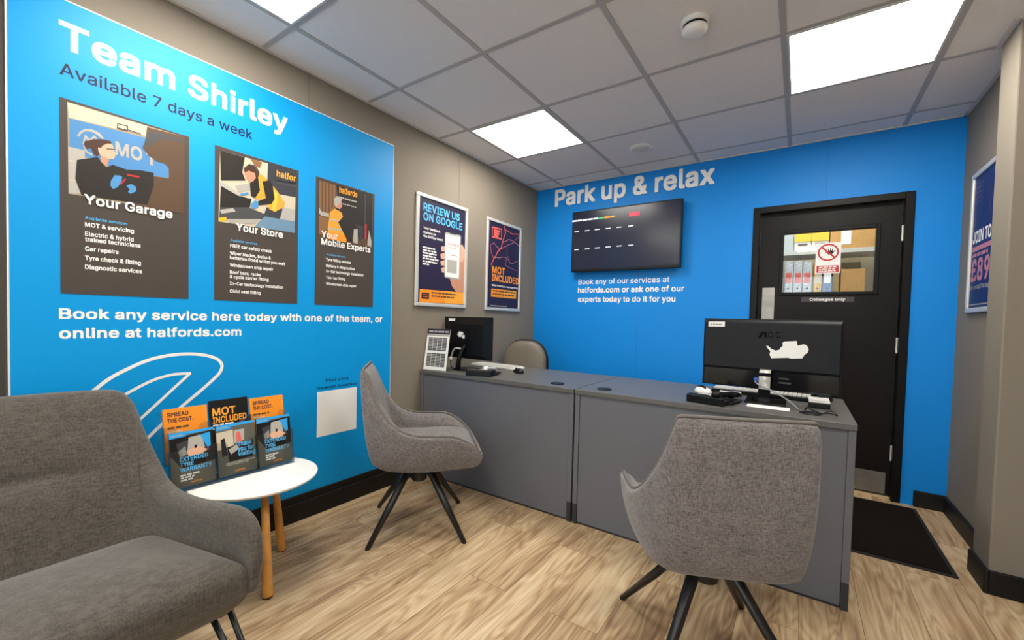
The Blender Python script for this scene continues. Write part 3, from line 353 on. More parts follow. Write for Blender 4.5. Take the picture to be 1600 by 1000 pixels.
    'y': (389, '40 -146 57 -150 81 -152 121 -150 136 -146 147 -142 166 -131 185 -113 196 -95 212 -64 377 369 378 386 298 385 218 167 195 93 170 167 92 385 10 386 11 369 154 -1 144 -28 134 -51 124 -66 111 -77 93 -82 70 -79 54 -79 40 -131', '26 -160 43 -164 67 -166 115 -166 139 -164 160 -157 179 -146 200 -125 212 -106 226 -78 391 355 392 400 284 399 195 150 106 399 -4 400 -3 355 134 -2 120 -37 110 -52 97 -63 90 -66 40 -65 26 -117'),
    'z': (380, '35 -7 346 -7 346 63 141 63 340 324 340 386 41 386 41 316 238 316 35 53', '21 -21 360 -21 360 77 176 77 354 310 354 400 27 400 27 302 202 302 21 67'),
    '0': (453, '124 16 167 -6 219 -14 235 -14 286 -6 329 16 366 55 392 107 407 170 412 243 407 338 392 401 365 454 329 492 286 515 235 523 219 523 165 514 124 492 88 454 62 401 46 333 41 243 46 170 62 107 68 94 88 55|171 80 147 110 130 152 120 200 116 250 120 308 130 358 148 400 171 429 199 446 228 452 254 446 282 429 306 398 322 360 333 308 336 258 333 200 324 152 308 114 282 80 254 63 227 58 199 63', '110 2 153 -20 205 -28 249 -28 300 -20 343 2 380 41 405 92 421 156 426 229 426 279 421 352 405 416 379 468 343 506 300 529 249 537 205 537 153 529 110 506 74 468 48 416 32 352 27 279 27 229 32 156 48 93 54 80 74 41|185 94 161 124 144 166 134 219 132 259 134 294 144 344 161 384 185 415 213 432 229 434 240 432 270 412 292 384 308 346 320 289 322 249 319 214 310 166 294 128 268 94 240 77 227 74 213 77'),
    '1': (453, '69 -7 398 -7 398 62 283 62 283 516 191 516 79 434 79 351 93 351 205 433 205 62 69 62', '55 -21 412 -21 412 76 297 76 297 530 177 530 65 448 65 337 107 337 191 398 191 76 55 76'),
    '2': (453, '57 -7 396 -7 396 64 170 64 274 173 343 252 364 283 378 312 385 337 388 363 388 381 383 418 368 452 342 482 312 504 275 518 234 523 216 523 175 518 136 503 106 482 78 448 64 412 59 371 59 355 134 355 138 385 146 406 159 425 180 440 203 450 220 452 241 450 254 446 266 442 285 430 302 411 310 390 312 370 311 354 304 335 292 312 275 289 57 54', '43 -21 410 -21 410 78 212 78 288 159 357 238 378 269 394 304 399 323 402 349 402 395 397 432 382 466 356 496 327 518 289 532 248 537 202 537 161 532 123 518 108 507 88 492 65 463 50 424 45 385 45 341 148 341 152 371 160 392 173 411 193 426 220 436 229 436 251 428 271 416 287 398 296 378 297 368 290 349 280 329 261 303 43 68'),
    '3': (453, '77 36 91 23 126 3 165 -10 208 -14 227 -14 274 -9 316 5 350 28 377 59 394 96 400 136 400 153 394 191 378 229 350 261 315 283 272 295 240 296 379 454 379 516 63 516 63 445 272 445 150 306 150 241 196 241 232 238 268 227 291 211 309 189 319 165 321 149 318 123 309 102 289 80 264 66 242 60 219 58 197 59 173 66 151 78 131 97 122 114 116 139 37 139 37 124 45 84 62 51', '63 22 77 9 111 -10 151 -24 194 -28 241 -28 288 -23 330 -9 364 14 391 45 408 82 414 122 414 167 407 210 392 243 364 275 329 297 286 309 278 309 393 440 393 530 49 530 49 431 234 431 136 320 136 227 182 227 218 224 254 213 277 197 295 175 306 148 304 137 294 114 275 94 254 82 228 74 211 73 185 80 165 92 151 104 146 109 136 128 130 153 23 153 23 110 31 70 48 37'),
    '4': (453, '33 98 275 98 275 -7 350 -7 350 98 420 98 420 170 350 170 350 325 275 325 275 170 122 170 318 501 318 516 240 515 33 165', '19 84 261 84 261 -21 364 -21 364 84 434 84 434 184 364 184 364 339 261 339 261 184 153 184 332 487 332 530 226 529 19 179'),
    '5': (453, '102 24 134 4 173 -10 212 -14 230 -14 273 -8 316 8 352 36 376 69 392 112 398 154 396 203 386 238 371 267 354 290 328 313 302 328 268 338 238 341 198 338 171 332 144 319 158 445 373 445 373 516 89 516 60 262 60 246 119 239 135 239 154 252 174 261 198 268 216 270 241 266 268 255 292 235 308 213 317 186 320 164 317 138 309 116 292 91 268 70 243 60 221 58 203 59 181 66 161 80 145 96 134 114 129 137 53 137 53 122 59 86 76 53', '88 10 120 -10 159 -24 198 -28 244 -28 287 -22 330 -6 366 22 390 55 406 96 412 140 412 187 410 217 400 252 385 281 368 304 339 329 315 342 285 351 252 355 206 355 162 348 172 431 387 431 387 530 75 530 46 276 46 232 105 225 149 225 166 237 188 247 212 254 227 252 254 241 278 221 294 199 303 172 304 162 303 152 294 126 278 105 255 85 231 74 222 73 217 73 195 80 175 94 159 110 148 128 143 151 39 151 39 108 45 72 62 39'),
    '6': (453, '104 32 135 8 175 -8 217 -14 235 -14 276 -10 317 7 342 26 352 34 376 67 391 105 396 148 396 166 392 206 377 247 354 276 322 302 283 316 244 321 226 321 202 318 329 502 329 516 245 516 244 515 129 346 95 292 76 253 61 207 57 171 57 153 62 111 77 67|162 84 145 109 134 138 132 158 134 178 145 207 159 227 181 245 205 255 222 257 244 256 272 244 293 227 304 211 318 177 320 157 317 135 308 109 296 92 290 84 272 70 247 59 228 56 201 60 181 70', '90 18 121 -6 161 -22 203 -28 249 -28 290 -24 331 -7 356 12 366 20 390 53 405 91 410 134 410 180 406 220 391 261 368 290 336 316 297 330 258 335 238 335 343 488 343 530 231 530 119 366 78 301 59 260 47 221 43 185 43 139 48 94 62 54|176 98 159 123 149 149 149 167 159 193 173 213 182 220 195 231 217 240 233 241 258 230 279 213 293 192 303 166 303 149 293 122 279 101 258 84 231 72 219 73 198 82'),
    '7': (453, '90 -7 172 -6 398 442 398 516 55 516 55 445 311 445 90 7', '76 -21 186 -20 412 428 412 530 41 530 41 431 282 431 76 21'),
    '8': (453, '95 25 129 4 170 -9 217 -14 235 -14 283 -9 324 4 358 25 385 55 402 89 408 127 408 144 404 173 394 201 380 226 357 249 334 263 322 267 340 275 366 301 383 335 389 372 389 389 384 424 368 457 343 485 312 506 276 518 235 523 217 523 177 518 140 506 108 485 83 457 70 428 63 389 63 372 69 335 86 301 112 275 130 267 118 263 95 249 74 227 58 201 48 170 45 126 50 89 67 55|153 80 136 98 126 120 123 138 126 156 137 182 155 202 176 216 206 226 226 228 249 225 276 216 297 202 315 182 326 156 329 138 326 120 316 98 299 80 281 68 252 59 225 56 201 59 177 66|167 319 151 339 143 358 141 373 143 392 152 412 167 431 185 442 207 450 222 452 243 450 267 442 286 431 301 413 310 390 311 373 309 358 300 337 281 316 266 306 245 299 224 298 208 299 186 306', '81 11 115 -10 156 -23 203 -28 249 -28 297 -23 338 -10 372 11 399 41 416 75 422 113 422 158 418 187 408 215 394 240 371 263 362 268 380 287 398 323 403 358 403 403 398 438 382 471 357 499 326 520 290 532 249 537 203 537 165 532 126 520 116 514 94 499 68 469 54 436 49 403 49 358 55 321 72 287 90 268 81 263 60 241 44 215 34 184 31 158 31 112 36 75 53 41|167 94 150 112 140 134 140 142 151 168 169 188 190 202 217 211 225 212 235 211 262 202 283 188 301 168 312 144 312 134 302 112 285 94 264 81 238 73 219 72 188 81|181 333 166 351 156 376 166 399 181 417 198 428 221 436 231 436 253 428 272 417 287 399 296 376 287 353 271 333 253 321 231 313 222 313 200 320'),
    '9': (453, '123 -7 207 -7 208 -6 320 158 357 217 380 263 392 301 396 338 396 356 392 397 375 441 352 473 322 498 316 502 278 517 235 523 217 523 175 517 136 501 105 478 95 466 78 443 62 404 57 361 57 342 61 300 76 262 98 232 130 207 168 192 209 188 240 188 250 190 123 7|164 278 145 302 136 331 133 350 134 361 136 374 145 400 160 420 181 439 206 450 222 452 244 450 272 439 289 425 296 416 308 399 317 374 320 350 317 328 304 297 293 281 272 264 247 254 228 251 206 254 182 264', '109 -21 221 -21 337 148 371 203 396 255 406 287 410 324 410 370 406 411 403 420 389 455 366 487 331 515 292 531 249 537 203 537 161 531 123 516 88 488 64 457 48 418 43 375 43 328 47 286 62 248 84 218 117 192 154 178 214 174 109 21|178 292 159 316 150 342 150 360 159 386 174 406 195 425 220 436 233 436 258 425 275 411 282 402 294 385 303 360 303 342 293 316 279 295 258 278 231 268 220 268 196 278'),
    '&': (448, '72 26 103 5 134 -6 146 -10 188 -14 206 -14 242 -10 277 0 312 16 327 28 357 -7 445 -7 445 7 380 86 392 109 404 138 412 172 415 231 342 231 339 192 326 152 234 264 263 286 300 321 312 335 322 356 330 378 331 413 326 444 315 466 299 487 272 506 242 517 210 520 173 518 152 515 127 506 104 490 84 465 73 440 68 407 68 389 71 363 80 336 95 312 122 277 80 244 55 219 40 196 30 170 27 124 32 89 47 55|132 76 116 94 108 113 105 129 107 147 117 167 132 185 170 216 278 88 271 82 244 66 217 57 195 54 173 56 151 64|184 324 152 371 146 390 146 409 152 424 158 433 175 446 198 453 219 450 237 439 251 420 254 405 253 396 248 382 232 361', '58 12 89 -9 120 -20 132 -24 174 -28 220 -28 256 -24 292 -14 324 1 343 -21 459 -21 459 21 403 89 418 124 426 158 429 200 429 245 328 245 325 206 320 190 262 260 306 298 326 321 336 342 344 364 345 427 341 454 329 480 313 501 286 520 256 531 224 534 176 534 144 531 113 520 90 504 70 478 58 451 54 421 54 375 56 352 66 322 94 280 66 258 41 233 26 210 16 184 13 156 13 110 18 75 33 41|146 90 130 108 122 127 121 133 131 153 146 171 167 190 249 92 230 80 203 71 192 70 165 78|188 351 166 384 161 398 166 410 177 424 190 432 203 436 223 425 237 406 237 404 234 396 218 375'),
    '.': (188, '57 1 71 -8 87 -11 103 -11 120 -8 136 3 145 17 148 33 148 49 145 66 134 81 119 90 103 94 87 94 71 90 55 79 46 66 43 49 43 33 46 17', '43 -13 57 -22 73 -25 117 -25 134 -22 150 -11 159 3 162 19 162 63 159 80 148 95 134 104 117 108 73 108 57 104 41 93 32 80 29 63 29 19 32 3'),
    ',': (188, '31 -126 91 -126 144 63 144 78 61 78 31 -111', '17 -140 105 -140 158 49 158 92 47 92 17 -97'),
    '-': (453, '107 181 344 181 344 251 107 251', '93 167 358 167 358 265 93 265'),
    '£': (425, '30 -7 307 -7 349 0 374 17 388 43 395 83 395 114 323 114 322 79 318 71 308 65 138 64 152 82 159 99 160 142 158 222 318 222 318 287 156 287 154 342 155 381 162 403 174 422 193 439 217 449 240 451 262 447 267 446 294 429 311 404 321 370 337 370 394 378 394 393 386 428 369 461 345 488 317 506 284 518 248 523 230 523 187 517 147 500 116 476 95 446 82 405 78 367 80 287 30 287 30 222 82 222 86 140 83 102 74 82 55 68 30 64', '16 -21 321 -21 360 -15 388 4 404 32 409 69 409 128 309 128 308 93 304 85 294 79 170 78 173 85 174 101 172 208 332 208 332 301 170 301 168 340 169 367 176 389 188 408 207 425 211 427 234 436 248 433 253 432 280 415 297 390 307 356 351 356 408 364 408 407 399 443 383 475 376 484 359 502 331 520 298 532 262 537 216 537 173 531 133 514 102 490 81 460 68 419 64 381 65 301 16 301 16 208 68 208 71 140 69 116 60 96 41 82 16 78'),
    '!': (196, '60 1 74 -8 90 -11 106 -11 123 -8 138 3 147 17 150 33 150 49 147 65 136 81 123 90 106 93 90 93 74 90 58 79 48 64 45 49 45 33 49 17|60 153 135 153 139 516 56 516', '46 -13 60 -22 76 -25 120 -25 137 -22 152 -11 161 3 164 19 164 63 161 79 150 95 137 104 120 107 76 107 60 104 44 93 35 79 31 63 31 19 35 3|46 139 149 139 153 530 42 530'),
}
CAPH = .509
GLY = {}
def glyph(ch, w):
    k = (ch, w)
    if k not in GLY:
        c = bpy.data.curves.new('t', 'CURVE'); c.dimensions = '2D'; c.fill_mode = 'FRONT'
        for q in FONT[ch][w].split('|'):
            v = [int(n)/1000 for n in q.split()]; sp = c.splines.new('POLY'); sp.points.add(len(v)//2-1); sp.use_cyclic_u = True
            for i in range(len(v)//2): sp.points[i].co = (v[2*i], v[2*i+1], 0, 1)
        o = bpy.data.objects.new('t', c); COL.objects.link(o)
        me = bpy.data.meshes.new_from_object(o.evaluated_get(bpy.context.evaluated_depsgraph_get()))
        GLY[k] = ([(v.co.x, v.co.y) for v in me.vertices], [tuple(p.vertices) for p in me.polygons])
        bpy.data.objects.remove(o); bpy.data.curves.remove(c); bpy.data.meshes.remove(me)
    return GLY[k]
def glyphs(s, bold):
    w = 1 if bold < .014 else 2; x = 0.0; vs, fs = [], []
    for ch in s:
        if ch == ' ': x += .19; continue
        v, f = glyph(ch, w); n = len(vs)
        vs += [(x+a, b) for a, b in v]; fs += [tuple(i+n for i in t) for t in f]
        x += FONT[ch][0]/1000 + (.004 if w == 1 else .016)
    return vs, fs, min(v[0] for v in vs), max(v[0] for v in vs)
def text(bm, pl, s, a0, a1, b, cap=None, d=.001, bold=.015, mi=0, slope=0.0, depth=0.0):
    """letters from a0 to a1 with the baseline at height b; cap = height of a capital"""
    vs, fs, x0, x1 = glyphs(s, bold); k = (a1-a0)/(x1-x0); ky = cap/(CAPH+.02) if cap else k
    def mk(dd): return [bm.verts.new(pl.P(a0+(x-x0)*k, b+(y+.012)*ky+slope*(x-x0)*k, dd)) for x, y in vs]
    nv = mk(d)
    edges = {}
    for f in fs:
        try: bm.faces.new([nv[i] for i in f]).material_index = mi
        except ValueError: continue
        if depth:
            for i, j in zip(f, f[1:]+f[:1]): edges[(i, j)] = edges.get((i, j), 0)+1
    if depth:
        lo = mk(d-depth)
        for (i, j) in edges:
            if (j, i) not in edges: bm.faces.new((nv[i], nv[j], lo[j], lo[i])).material_index = mi
def text_px(bm, pl, s, pL, pR, cap=None, d=.001, bold=.015, mi=0, depth=0.0):
    a0, b0 = pl.px(pL); a1, b1 = pl.px(pR); text(bm, pl, s, a0, a1, (b0+b1)/2, cap, d, bold, mi, 0.0, depth)
def greek(bm, pl, a0, a1, b, h, d, mi=0, seed=0):
    """a line of small illegible print as word-length dashes"""
    r = random.Random(seed*31+int(a0*1000)); x = a0
    while x < a1-h*.6:
        w = min(h*r.uniform(1.6, 4.6), a1-x); rect(bm, pl, x, x+w, b, b+h, d, mi); x += w+h*.6
WL = Plane((0, 0, 0), (0, 1, 0), (1, 0, 0))
WB = Plane((0, 0, 0), (1, 0, 0), (0, -1, 0))
WRX = 2.96
WR = Plane((WRX, 0, 0), (0, -1, 0), (-1, 0, 0))
# ------------------------------------------------------------------ the room
YF = -6.2              # front end of the room behind the camera
struct('floor', boxm(-.1, 3.2, YF, 1.6, -.06, 0), M['floor'])
struct('ceiling', boxm(-.1, 3.2, YF-.1, .1, H, H+.06), M['tile'])
struct('wall_left', boxm(-.1, 0, YF-.1, 1.6, 0, H), M['taupe'])
DX0, DX1, DZ = 1.874, 2.752, 1.972     # door opening
bm = B(); box(bm, 0, DX0, 0, .1, 0, H); box(bm, DX1, 3.0, 0, .1, 0, H); box(bm, DX0, DX1, 0, .1, DZ, H)
struct('wall_back', bm, M['bluewall'])
struct('wall_right', boxm(WRX, 3.1, -.80, 0, 0, H), M['taupe'])
struct('wall_pillar', boxm(2.885, 3.1, -1.0, -.80, 0, H), M['taupe'], bevel=.006)
struct('wall_right_front', boxm(3.0, 3.1, YF, -1.0, 0, H), M['taupe'])
# front end: wall with a wide glazed opening, behind the camera
bm = B(); box(bm, 0, 3.0, YF-.1, YF, 0, .5); box(bm, 0, .3, YF-.1, YF, .5, 2.1); box(bm, 2.7, 3.0, YF-.1, YF, .5, 2.1); box(bm, 0, 3.0, YF-.1, YF, 2.1, H)
struct('wall_front', bm, mat('white_wall_paint', 'E8E4DC', .7))
win = struct('window_1', boxm(.3, 2.7, YF-.055, YF-.045, .5, 2.1), M['glass'])
bm = B()
for x in (.3, 1.08, 1.88, 2.66): box(bm, x, x+.04, YF-.08, YF-.02, .5, 2.1)
for z in (.5, 2.06): box(bm, .34, 2.66, YF-.08, YF-.02, z, z+.04)
obj('window_frame', bm, M['black'], win)
# skirting boards
def skirt(name, *boxes):
    bm = B()
    for b in boxes: box(bm, *b)
    struct(name, bm, M['skirt'], bevel=.004)
skirt('baseboard_left', (0, .018, YF, -1.54, 0, .138), (.018, .026, YF, -1.54, 0, .098), (0, .018, -.82, 0, 0, .138))
skirt('baseboard_back', (.018, DX0-.06, -.018, 0, 0, .1), (DX1+.06, WRX, -.018, 0, 0, .1))
skirt('baseboard_right', (WRX-.016, WRX, -.80, -.018, 0, .1), (2.869, 2.885, -1.016, -.80, 0, .1), (2.885, 3.0, -1.016, -1.0, 0, .1), (2.984, 3.0, YF, -1.016, 0, .1))
# ceiling bars on a 600 mm grid, and the edge angle
GX, GY = .282, -2.601
bm = B()
xs = [GX+.6*i for i in range(5)]; ys = [GY+.6*j for j in range(-5, 5)]
for x in xs: box(bm, x-.012, x+.012, YF, 0, H-.004, H-.0002)
for y in ys: box(bm, 0, 3.0 if y < -1 else WRX, y-.012, y+.012, H-.0035, H-.0003)
struct('trim_1', bm, M['tbar'])
bm = B(); box(bm, 0, .015, YF, 0, H-.006, H-.0001); box(bm, 0, WRX, -.015, 0, H-.006, H-.0001); box(bm, WRX-.02, WRX, -.8, 0, H-.006, H-.0001); box(bm, 2.865, 2.885, -1.02, -.78, H-.006, H-.0001); box(bm, 2.885, 3.0, -1.02, -1.0, H-.006, H-.0001)
struct('trim_2', bm, M['offwhite'])
# panel joints of the wall cladding
bm = B()
for x in (1.03, 2.3):
    z0 = 0.1 if x < 2 else DZ+.03
    box(bm, x, x+.002, -.0012, 0, z0, H-.01)
struct('trim_3', bm, mat('joint_blue', '0A66B0', .6))
bm = B()
for px in ((482, 150), (718, 250)):
    y = WL.px(px)[0]; box(bm, 0, .0012, y, y+.002, .14, H-.01)
struct('trim_4', bm, mat('joint_taupe', '6A635B', .7))
struct('trim_6', boxm(0, .005, -3.75, -3.412, .14, H-.01), mat('dark_strip', '3F3A37', .7))  # darker strip on the wall, left of the blue panel
# ceiling lights
def ceiling_light(i, j, label):
    x0, y0 = GX+.6*i, GY+.6*j
    t = thing('ceiling_light', label, 'ceiling light', (x0+.3, y0+.3, H-.012), 0, 'recessed square ceiling lights')
    bm = B(); a = .288; w = .010
    for b in ((-a, a, -a, -a+w), (-a, a, a-w, a), (-a, -a+w, -a+w, a-w), (a-w, a, -a+w, a-w)): box(bm, *b, .004, .0118)
    obj('light_frame', bm, M['offwhite'], t)
    bm = B(); box(bm, -a+w, a-w, -a+w, a-w, .006, .0116); obj('diffuser', bm, M['lamp'], t)
ceiling_light(0, 2, 'lit square ceiling light above the two framed posters on grey wall')
ceiling_light(3, 2, 'largest lit square ceiling light, nearest the black door and pillar')
ceiling_light(0, -1, 'lit square ceiling light cut off by top edge above blue panel')
ceiling_light(3, -1, 'lit square ceiling light overhead in front of the desk, outside the frame')
ceiling_light(0, -4, 'lit square ceiling light behind the viewpoint, above the left wall')
ceiling_light(3, -4, 'lit square ceiling light behind the viewpoint, above the right wall')
# smoke detector
t = thing('smoke_detector', 'round white smoke detector with black slotted band on the ceiling', 'smoke detector', (1.776, -1.69, H))
bm = B(); lathe(bm, [(0, -.0002), (.056, -.0002), (.056, -.014), (.05, -.02), (0, -.02)], 32); obj('base', bm, M['white'], t, smooth=False, bevel=.002)
bm = B(); lathe(bm, [(.047, -.02), (.047, -.032)], 32); obj('sensor_band', bm, M['pblk'], t)
bm = B(); lathe(bm, [(.0, -.032), (.051, -.032), (.05, -.042), (.04, -.053), (.02, -.058), (0, -.059)], 32); obj('cover', bm, M['white'], t, smooth=True)
# ceiling speaker
t = thing('ceiling_vent', 'flat round white vent disc in a ceiling tile near blue wall', 'vent', (1.18, -.5, H))
bm = B(); lathe(bm, [(0, -.0002), (.085, -.0002), (.085, -.006), (.07, -.012), (.062, -.012), (.058, -.006), (0, -.006)], 36); obj('rim', bm, M['white'], t, smooth=False)
bm = B(); lathe(bm, [(0, -.007), (.054, -.007), (.05, -.013), (0, -.014)], 36); obj('disc', bm, M['offwhite'], t)
# ------------------------------------------------------------------ door
door = thing('door_1', 'black door with a glazed panel, push plate and steel kick plate in blue wall', 'door', ((DX0+DX1)/2, 0, 0)); door['kind'] = 'structure'
del door['category']; del door['label']
bm = B()
for x0, x1 in ((DX0, DX0+.045), (DX1-.045, DX1)): box(bm, x0, x1, -.012, .099, 0, DZ)
box(bm, DX0+.045, DX1-.045, -.012, .099, DZ-.045, DZ)
obj('door_frame', bm, M['black'], door, world=True, bevel=.004)
bm = B(); e = .012
box(bm, DX0-e, DX0-.001, -.004, 0, 0, DZ+e); box(bm, DX1+.001, DX1+e, -.004, 0, 0, DZ+e); box(bm, DX0-.001, DX1+.001, -.004, 0, DZ+.001, DZ+e)
obj('outer_bead', bm, M['bluewall'], door, world=True)
SY = .045  # face of the leaf
LX0, LX1, LZ0, LZ1 = DX0+.048, DX1-.048, .02, DZ-.048
GX0, GX1, GZ0, GZ1 = 2.07, 2.578, 1.352, 1.772
leaf = B()
for b in ((LX0, GX0, LZ0, LZ1), (GX1, LX1, LZ0, LZ1), (GX0, GX1, LZ0, GZ0), (GX0, GX1, GZ1, LZ1)): box(leaf, b[0], b[1], SY, SY+.042, b[2], b[3])
lf = obj('door_leaf', leaf, M['door'], door, world=True)
bm = B(); w = .022
for b in ((GX0-w, GX0, GZ0-w, GZ1+w), (GX1, GX1+w, GZ0-w, GZ1+w), (GX0, GX1, GZ0-w, GZ0), (GX0, GX1, GZ1, GZ1+w)): box(bm, b[0], b[1], SY-.012, SY, b[2], b[3])
obj('glazing_bead', bm, M['black'], lf, world=True, bevel=.003)
pane = obj('glass_pane', boxm(GX0, GX1, SY+.016, SY+.022, GZ0, GZ1), M['glass'], lf, world=True)
bm = B()
for i in range(1, 40):
    x = GX0+i*.0128
    if x < GX1: box(bm, x, x+.0005, SY+.0185, SY+.0190, GZ0, GZ1)
for i in range(1, 33): box(bm, GX0, GX1, SY+.0192, SY+.0197, GZ0+i*.0128, GZ0+i*.0128+.0005)
obj('safety_wire', bm, mat('thin_wire', '6B6A66', .4, .6), lf, world=True)
obj('kick_plate', boxm(LX0+.02, LX1-.02, SY-.0015, SY, .025, .165), M['steel'], lf, world=True)
bm = B(); a = Plane((0, SY, 0), (1, 0, 0), (0, -1, 0)); c5 = crop(1170, 280, .22)
p0 = a.px(c5(98, 772)); p1 = a.px(c5(185, 772)); box(bm, p0[0], p1[0], SY-.0015, SY, p0[1]-.3, p0[1])
obj('push_plate', bm, M['steel'], lf, world=True)
bm = B()
for z in (.3, 1.0, 1.72): box(bm, LX1-.004, LX1+.008, SY-.01, SY+.002, z-.05, z+.05)
obj('hinge', bm, M['silver'], lf, world=True, bevel=.002)
# notices on the door
q0, q1 = a.px(c5(372, 880)), a.px(c5(750, 826))
nz = obj('name_plate', boxm(q0[0], q1[0], SY-.002, SY, 1.282, 1.316), mat('grey_label', '3A3536', .5), lf, world=True)
bm = B(); l, r = a.px(c5(432, 862)), a.px(c5(684, 862)); text(bm, Plane((0, SY-.002, 0), (1, 0, 0), (0, -1, 0)), 'Colleague only', l[0], r[0], 1.290, .019, .0004, .02)
obj('lettering', bm, ink('white'), lf, world=True)
SP = Plane((0, SY+.016, 0), (1, 0, 0), (0, -1, 0))
q = [SP.px(c5(*p)) for p in ((478, 455), (655, 447), (650, 665), (470, 672))]
x0, x1 = (q[0][0]+q[3][0])/2, (q[1][0]+q[2][0])/2; z1, z0 = (q[0][1]+q[1][1])/2, (q[2][1]+q[3][1])/2
sg = obj('prohibition_sign', boxm(x0, x1, SY+.0145, SY+.016, z0, z1), ink('white'), lf, world=True)
SP = Plane((0, SY+.0145, 0), (1, 0, 0), (0, -1, 0))
bm = B(); cx, R = (x0+x1)/2, (x1-x0)*.42; cz = z1-R*1.14
def hand(cx, cz, s):
    o = []
    pts = [(-.42, -.5), (.32, -.55), (.5, -.2), (.85, .2), (.98, .42), (.85, .45), (.5, .15), (.42, .3), (.55, .9), (.42, .95), (.25, .4), (.15, .45), (.12, 1.05), (-.03, 1.05), (-.06, .42), (-.2, .4), (-.38, .85), (-.5, .8), (-.38, .25), (-.7, .15), (-.95, .05), (-.92, -.06), (-.6, -.1)]
    return [(cx+x*s, cz+y*s) for x, y in pts]
poly(bm, SP, hand(cx+.2*R, cz+.0*R, R*.5), .0004, 1)
stroke(bm, SP, [(cx+R*.92*math.cos(2*PI*i/40), cz+R*.92*math.sin(2*PI*i/40)) for i in range(40)], R*.17, .0008, 0, True)
stroke(bm, SP, [(cx-R*.62, cz+R*.62), (cx+R*.62, cz-R*.62)], R*.17, .0010, 0)
rect(bm, SP, x0+.008, x1-.008, z0+.006, z0+(z1-z0)*.25, .0006, 0)
for k in range(3): greek(bm, SP, x0+.02, x1-.02, z0+.012+k*.014, .007, .001, 2, k)
obj('sign_print', bm, [ink('red'), ink('black'), ink('white')], lf, world=True)
struct('trim_5', boxm(DX0+.046, DX1-.046, .03, .13, 0, .012), mat('pale_threshold', 'CDB38C', .4))
# ------------------------------------------------------------------ stock room behind the door
struct('wall_stock_back', boxm(0, 3.2, 1.5, 1.6, 0, 2.6), mat('cream_paint', 'D8CFB8', .8))
struct('wall_stock_right', boxm(3.1, 3.2, .1, 1.5, 0, 2.6), mat('cream_paint_side', 'D8CFB8', .8))
struct('ceiling_stock', boxm(-.1, 3.2, .1, 1.6, 2.6, 2.66), M['tile'])
t = thing('ceiling_light', 'lit square ceiling light in the stock room behind the black door', 'ceiling light', (2.2, .55, 2.6))
obj('diffuser', boxm(-.3, .3, -.25, .25, -.03, -.001), emit('stock_diffuser', (1, .94, .8, 1), 11.0), t)
SHY = 1.0
SH = Plane((0, SHY, 0), (1, 0, 0), (0, -1, 0))
def S(X, Y): return SH.px(c5(X, Y))
zt = S(300, 515)[1]; zb = S(500, 800)[1]-.03
t = thing('shelf_rack', 'steel shelving seen through the glass of the black door', 'shelf', (2.0, 1.2, 0))
for z in (zt, zb):
    obj('shelf', boxm(1.3, 3.0, SHY-.02, SHY+.36, z-.035, z), mat('grey_steel_shelf', 'C9C7BF', .5), t, world=True)
for x in (1.3, 2.97): 
    for y in (SHY-.02, SHY+.33): obj('upright', boxm(x, x+.03, y, y+.03, 0, 2.35), M['silver'], t, world=True)
def crate(name, X0, X1, Y0, Y1, base, m, label, cat, dep=.25, group=None, dy=0.0, face=None):
    a0, b1 = S(X0, Y0); a1, _ = S(X1, Y0); b1 = max(b1, base+.02)
    t = thing(name, label, cat, ((a0+a1)/2, SHY+dep/2+dy, base+.0005), 0, group)
    w = (a1-a0)/2-.002; h = b1-base
    obj('body', boxm(-w, w, -dep/2, dep/2, 0, h), m, t, bevel=.003)
    if face: face(t, w, h, dep)
    return t
CARD, YEL = mat('brown_cardboard', 'C2924F', .8, var=.06, scale=12), mat('yellow_card', 'F2C52E', .5)
def box_lid(t, w, h, d): 
    obj('lid', boxm(-w-.002, w+.002, -d/2-.004, d/2+.004, h*.45, h+.004), YEL, t)
    obj('front_label', boxm(-w*.6, w*.6, -d/2-.002, -d/2, h*.08, h*.36), ink('brown'), t)
def tape(t, w, h, d): obj('packing_tape', boxm(-w-.001, w+.001, -.03, .03, h-.001, h+.001), mat('tan_tape', 'A87B42', .4), t)
def note(t, w, h, d): obj('paper_label', boxm(-w*.5, -w*.05, -d/2-.0015, -d/2, h*.2, h*.9), ink('white'), t); tape(t, w, h, d)
WB1 = mat('pale_file_box', 'E4E2D8', .6)
crate('storage_box', 328, 446, 372, 0, zt, WB1, 'yellow lidded box on the upper stock shelf, left of its twin', 'box', face=box_lid)
crate('storage_box', 450, 572, 366, 0, zt, WB1, 'yellow lidded box on the upper stock shelf, next to brown carton', 'box', face=box_lid)
crate('storage_box', 215, 322, 395, 0, zt, mat('grey_card', 'B9C3C4', .6), 'small pale grey box at left end of upper stock shelf', 'box')
crate('carton', 580, 905, 345, 0, zt, CARD, 'brown cardboard carton with a white label on the upper stock shelf', 'box', .3, face=note)
crate('carton', 655, 832, 640, 0, zb, CARD, 'brown cardboard carton standing on the lower stock shelf', 'box', .3, face=tape)
crate('folded_carton', 680, 835, 560, 0, zb, mat('pale_cardboard', 'A89664', .8), 'flattened dull carton leaning behind the lower brown carton', 'box', .02, dy=.325)
def spine(col):
    def f(t, w, h, d):
        obj('spine_label', boxm(-w*.75, w*.75, -d/2-.001, -d/2, h*.36, h*.66), ink(col), t)
        bm = B(); tube(bm, [(0, -d/2-.001, h*.2), (0, -d/2+.001, h*.2)], w*.3, 14); obj('finger_hole', bm, ink('black'), t)
    return f
GB = mat('marbled_grey_binder', 'C9CCD0', .5, var=.25, scale=60)
for X0, X1, wd in ((256, 318, 'leftmost'), (322, 384, 'middle'), (388, 454, 'rightmost')):
    crate('ring_binder', X0, X1, 585, 0, zb, GB, f'{wd} of the three grey ring binders with pale red labels on the stock shelf', 'binder', .26, 'grey binders on the stock shelf', face=spine('coral'))
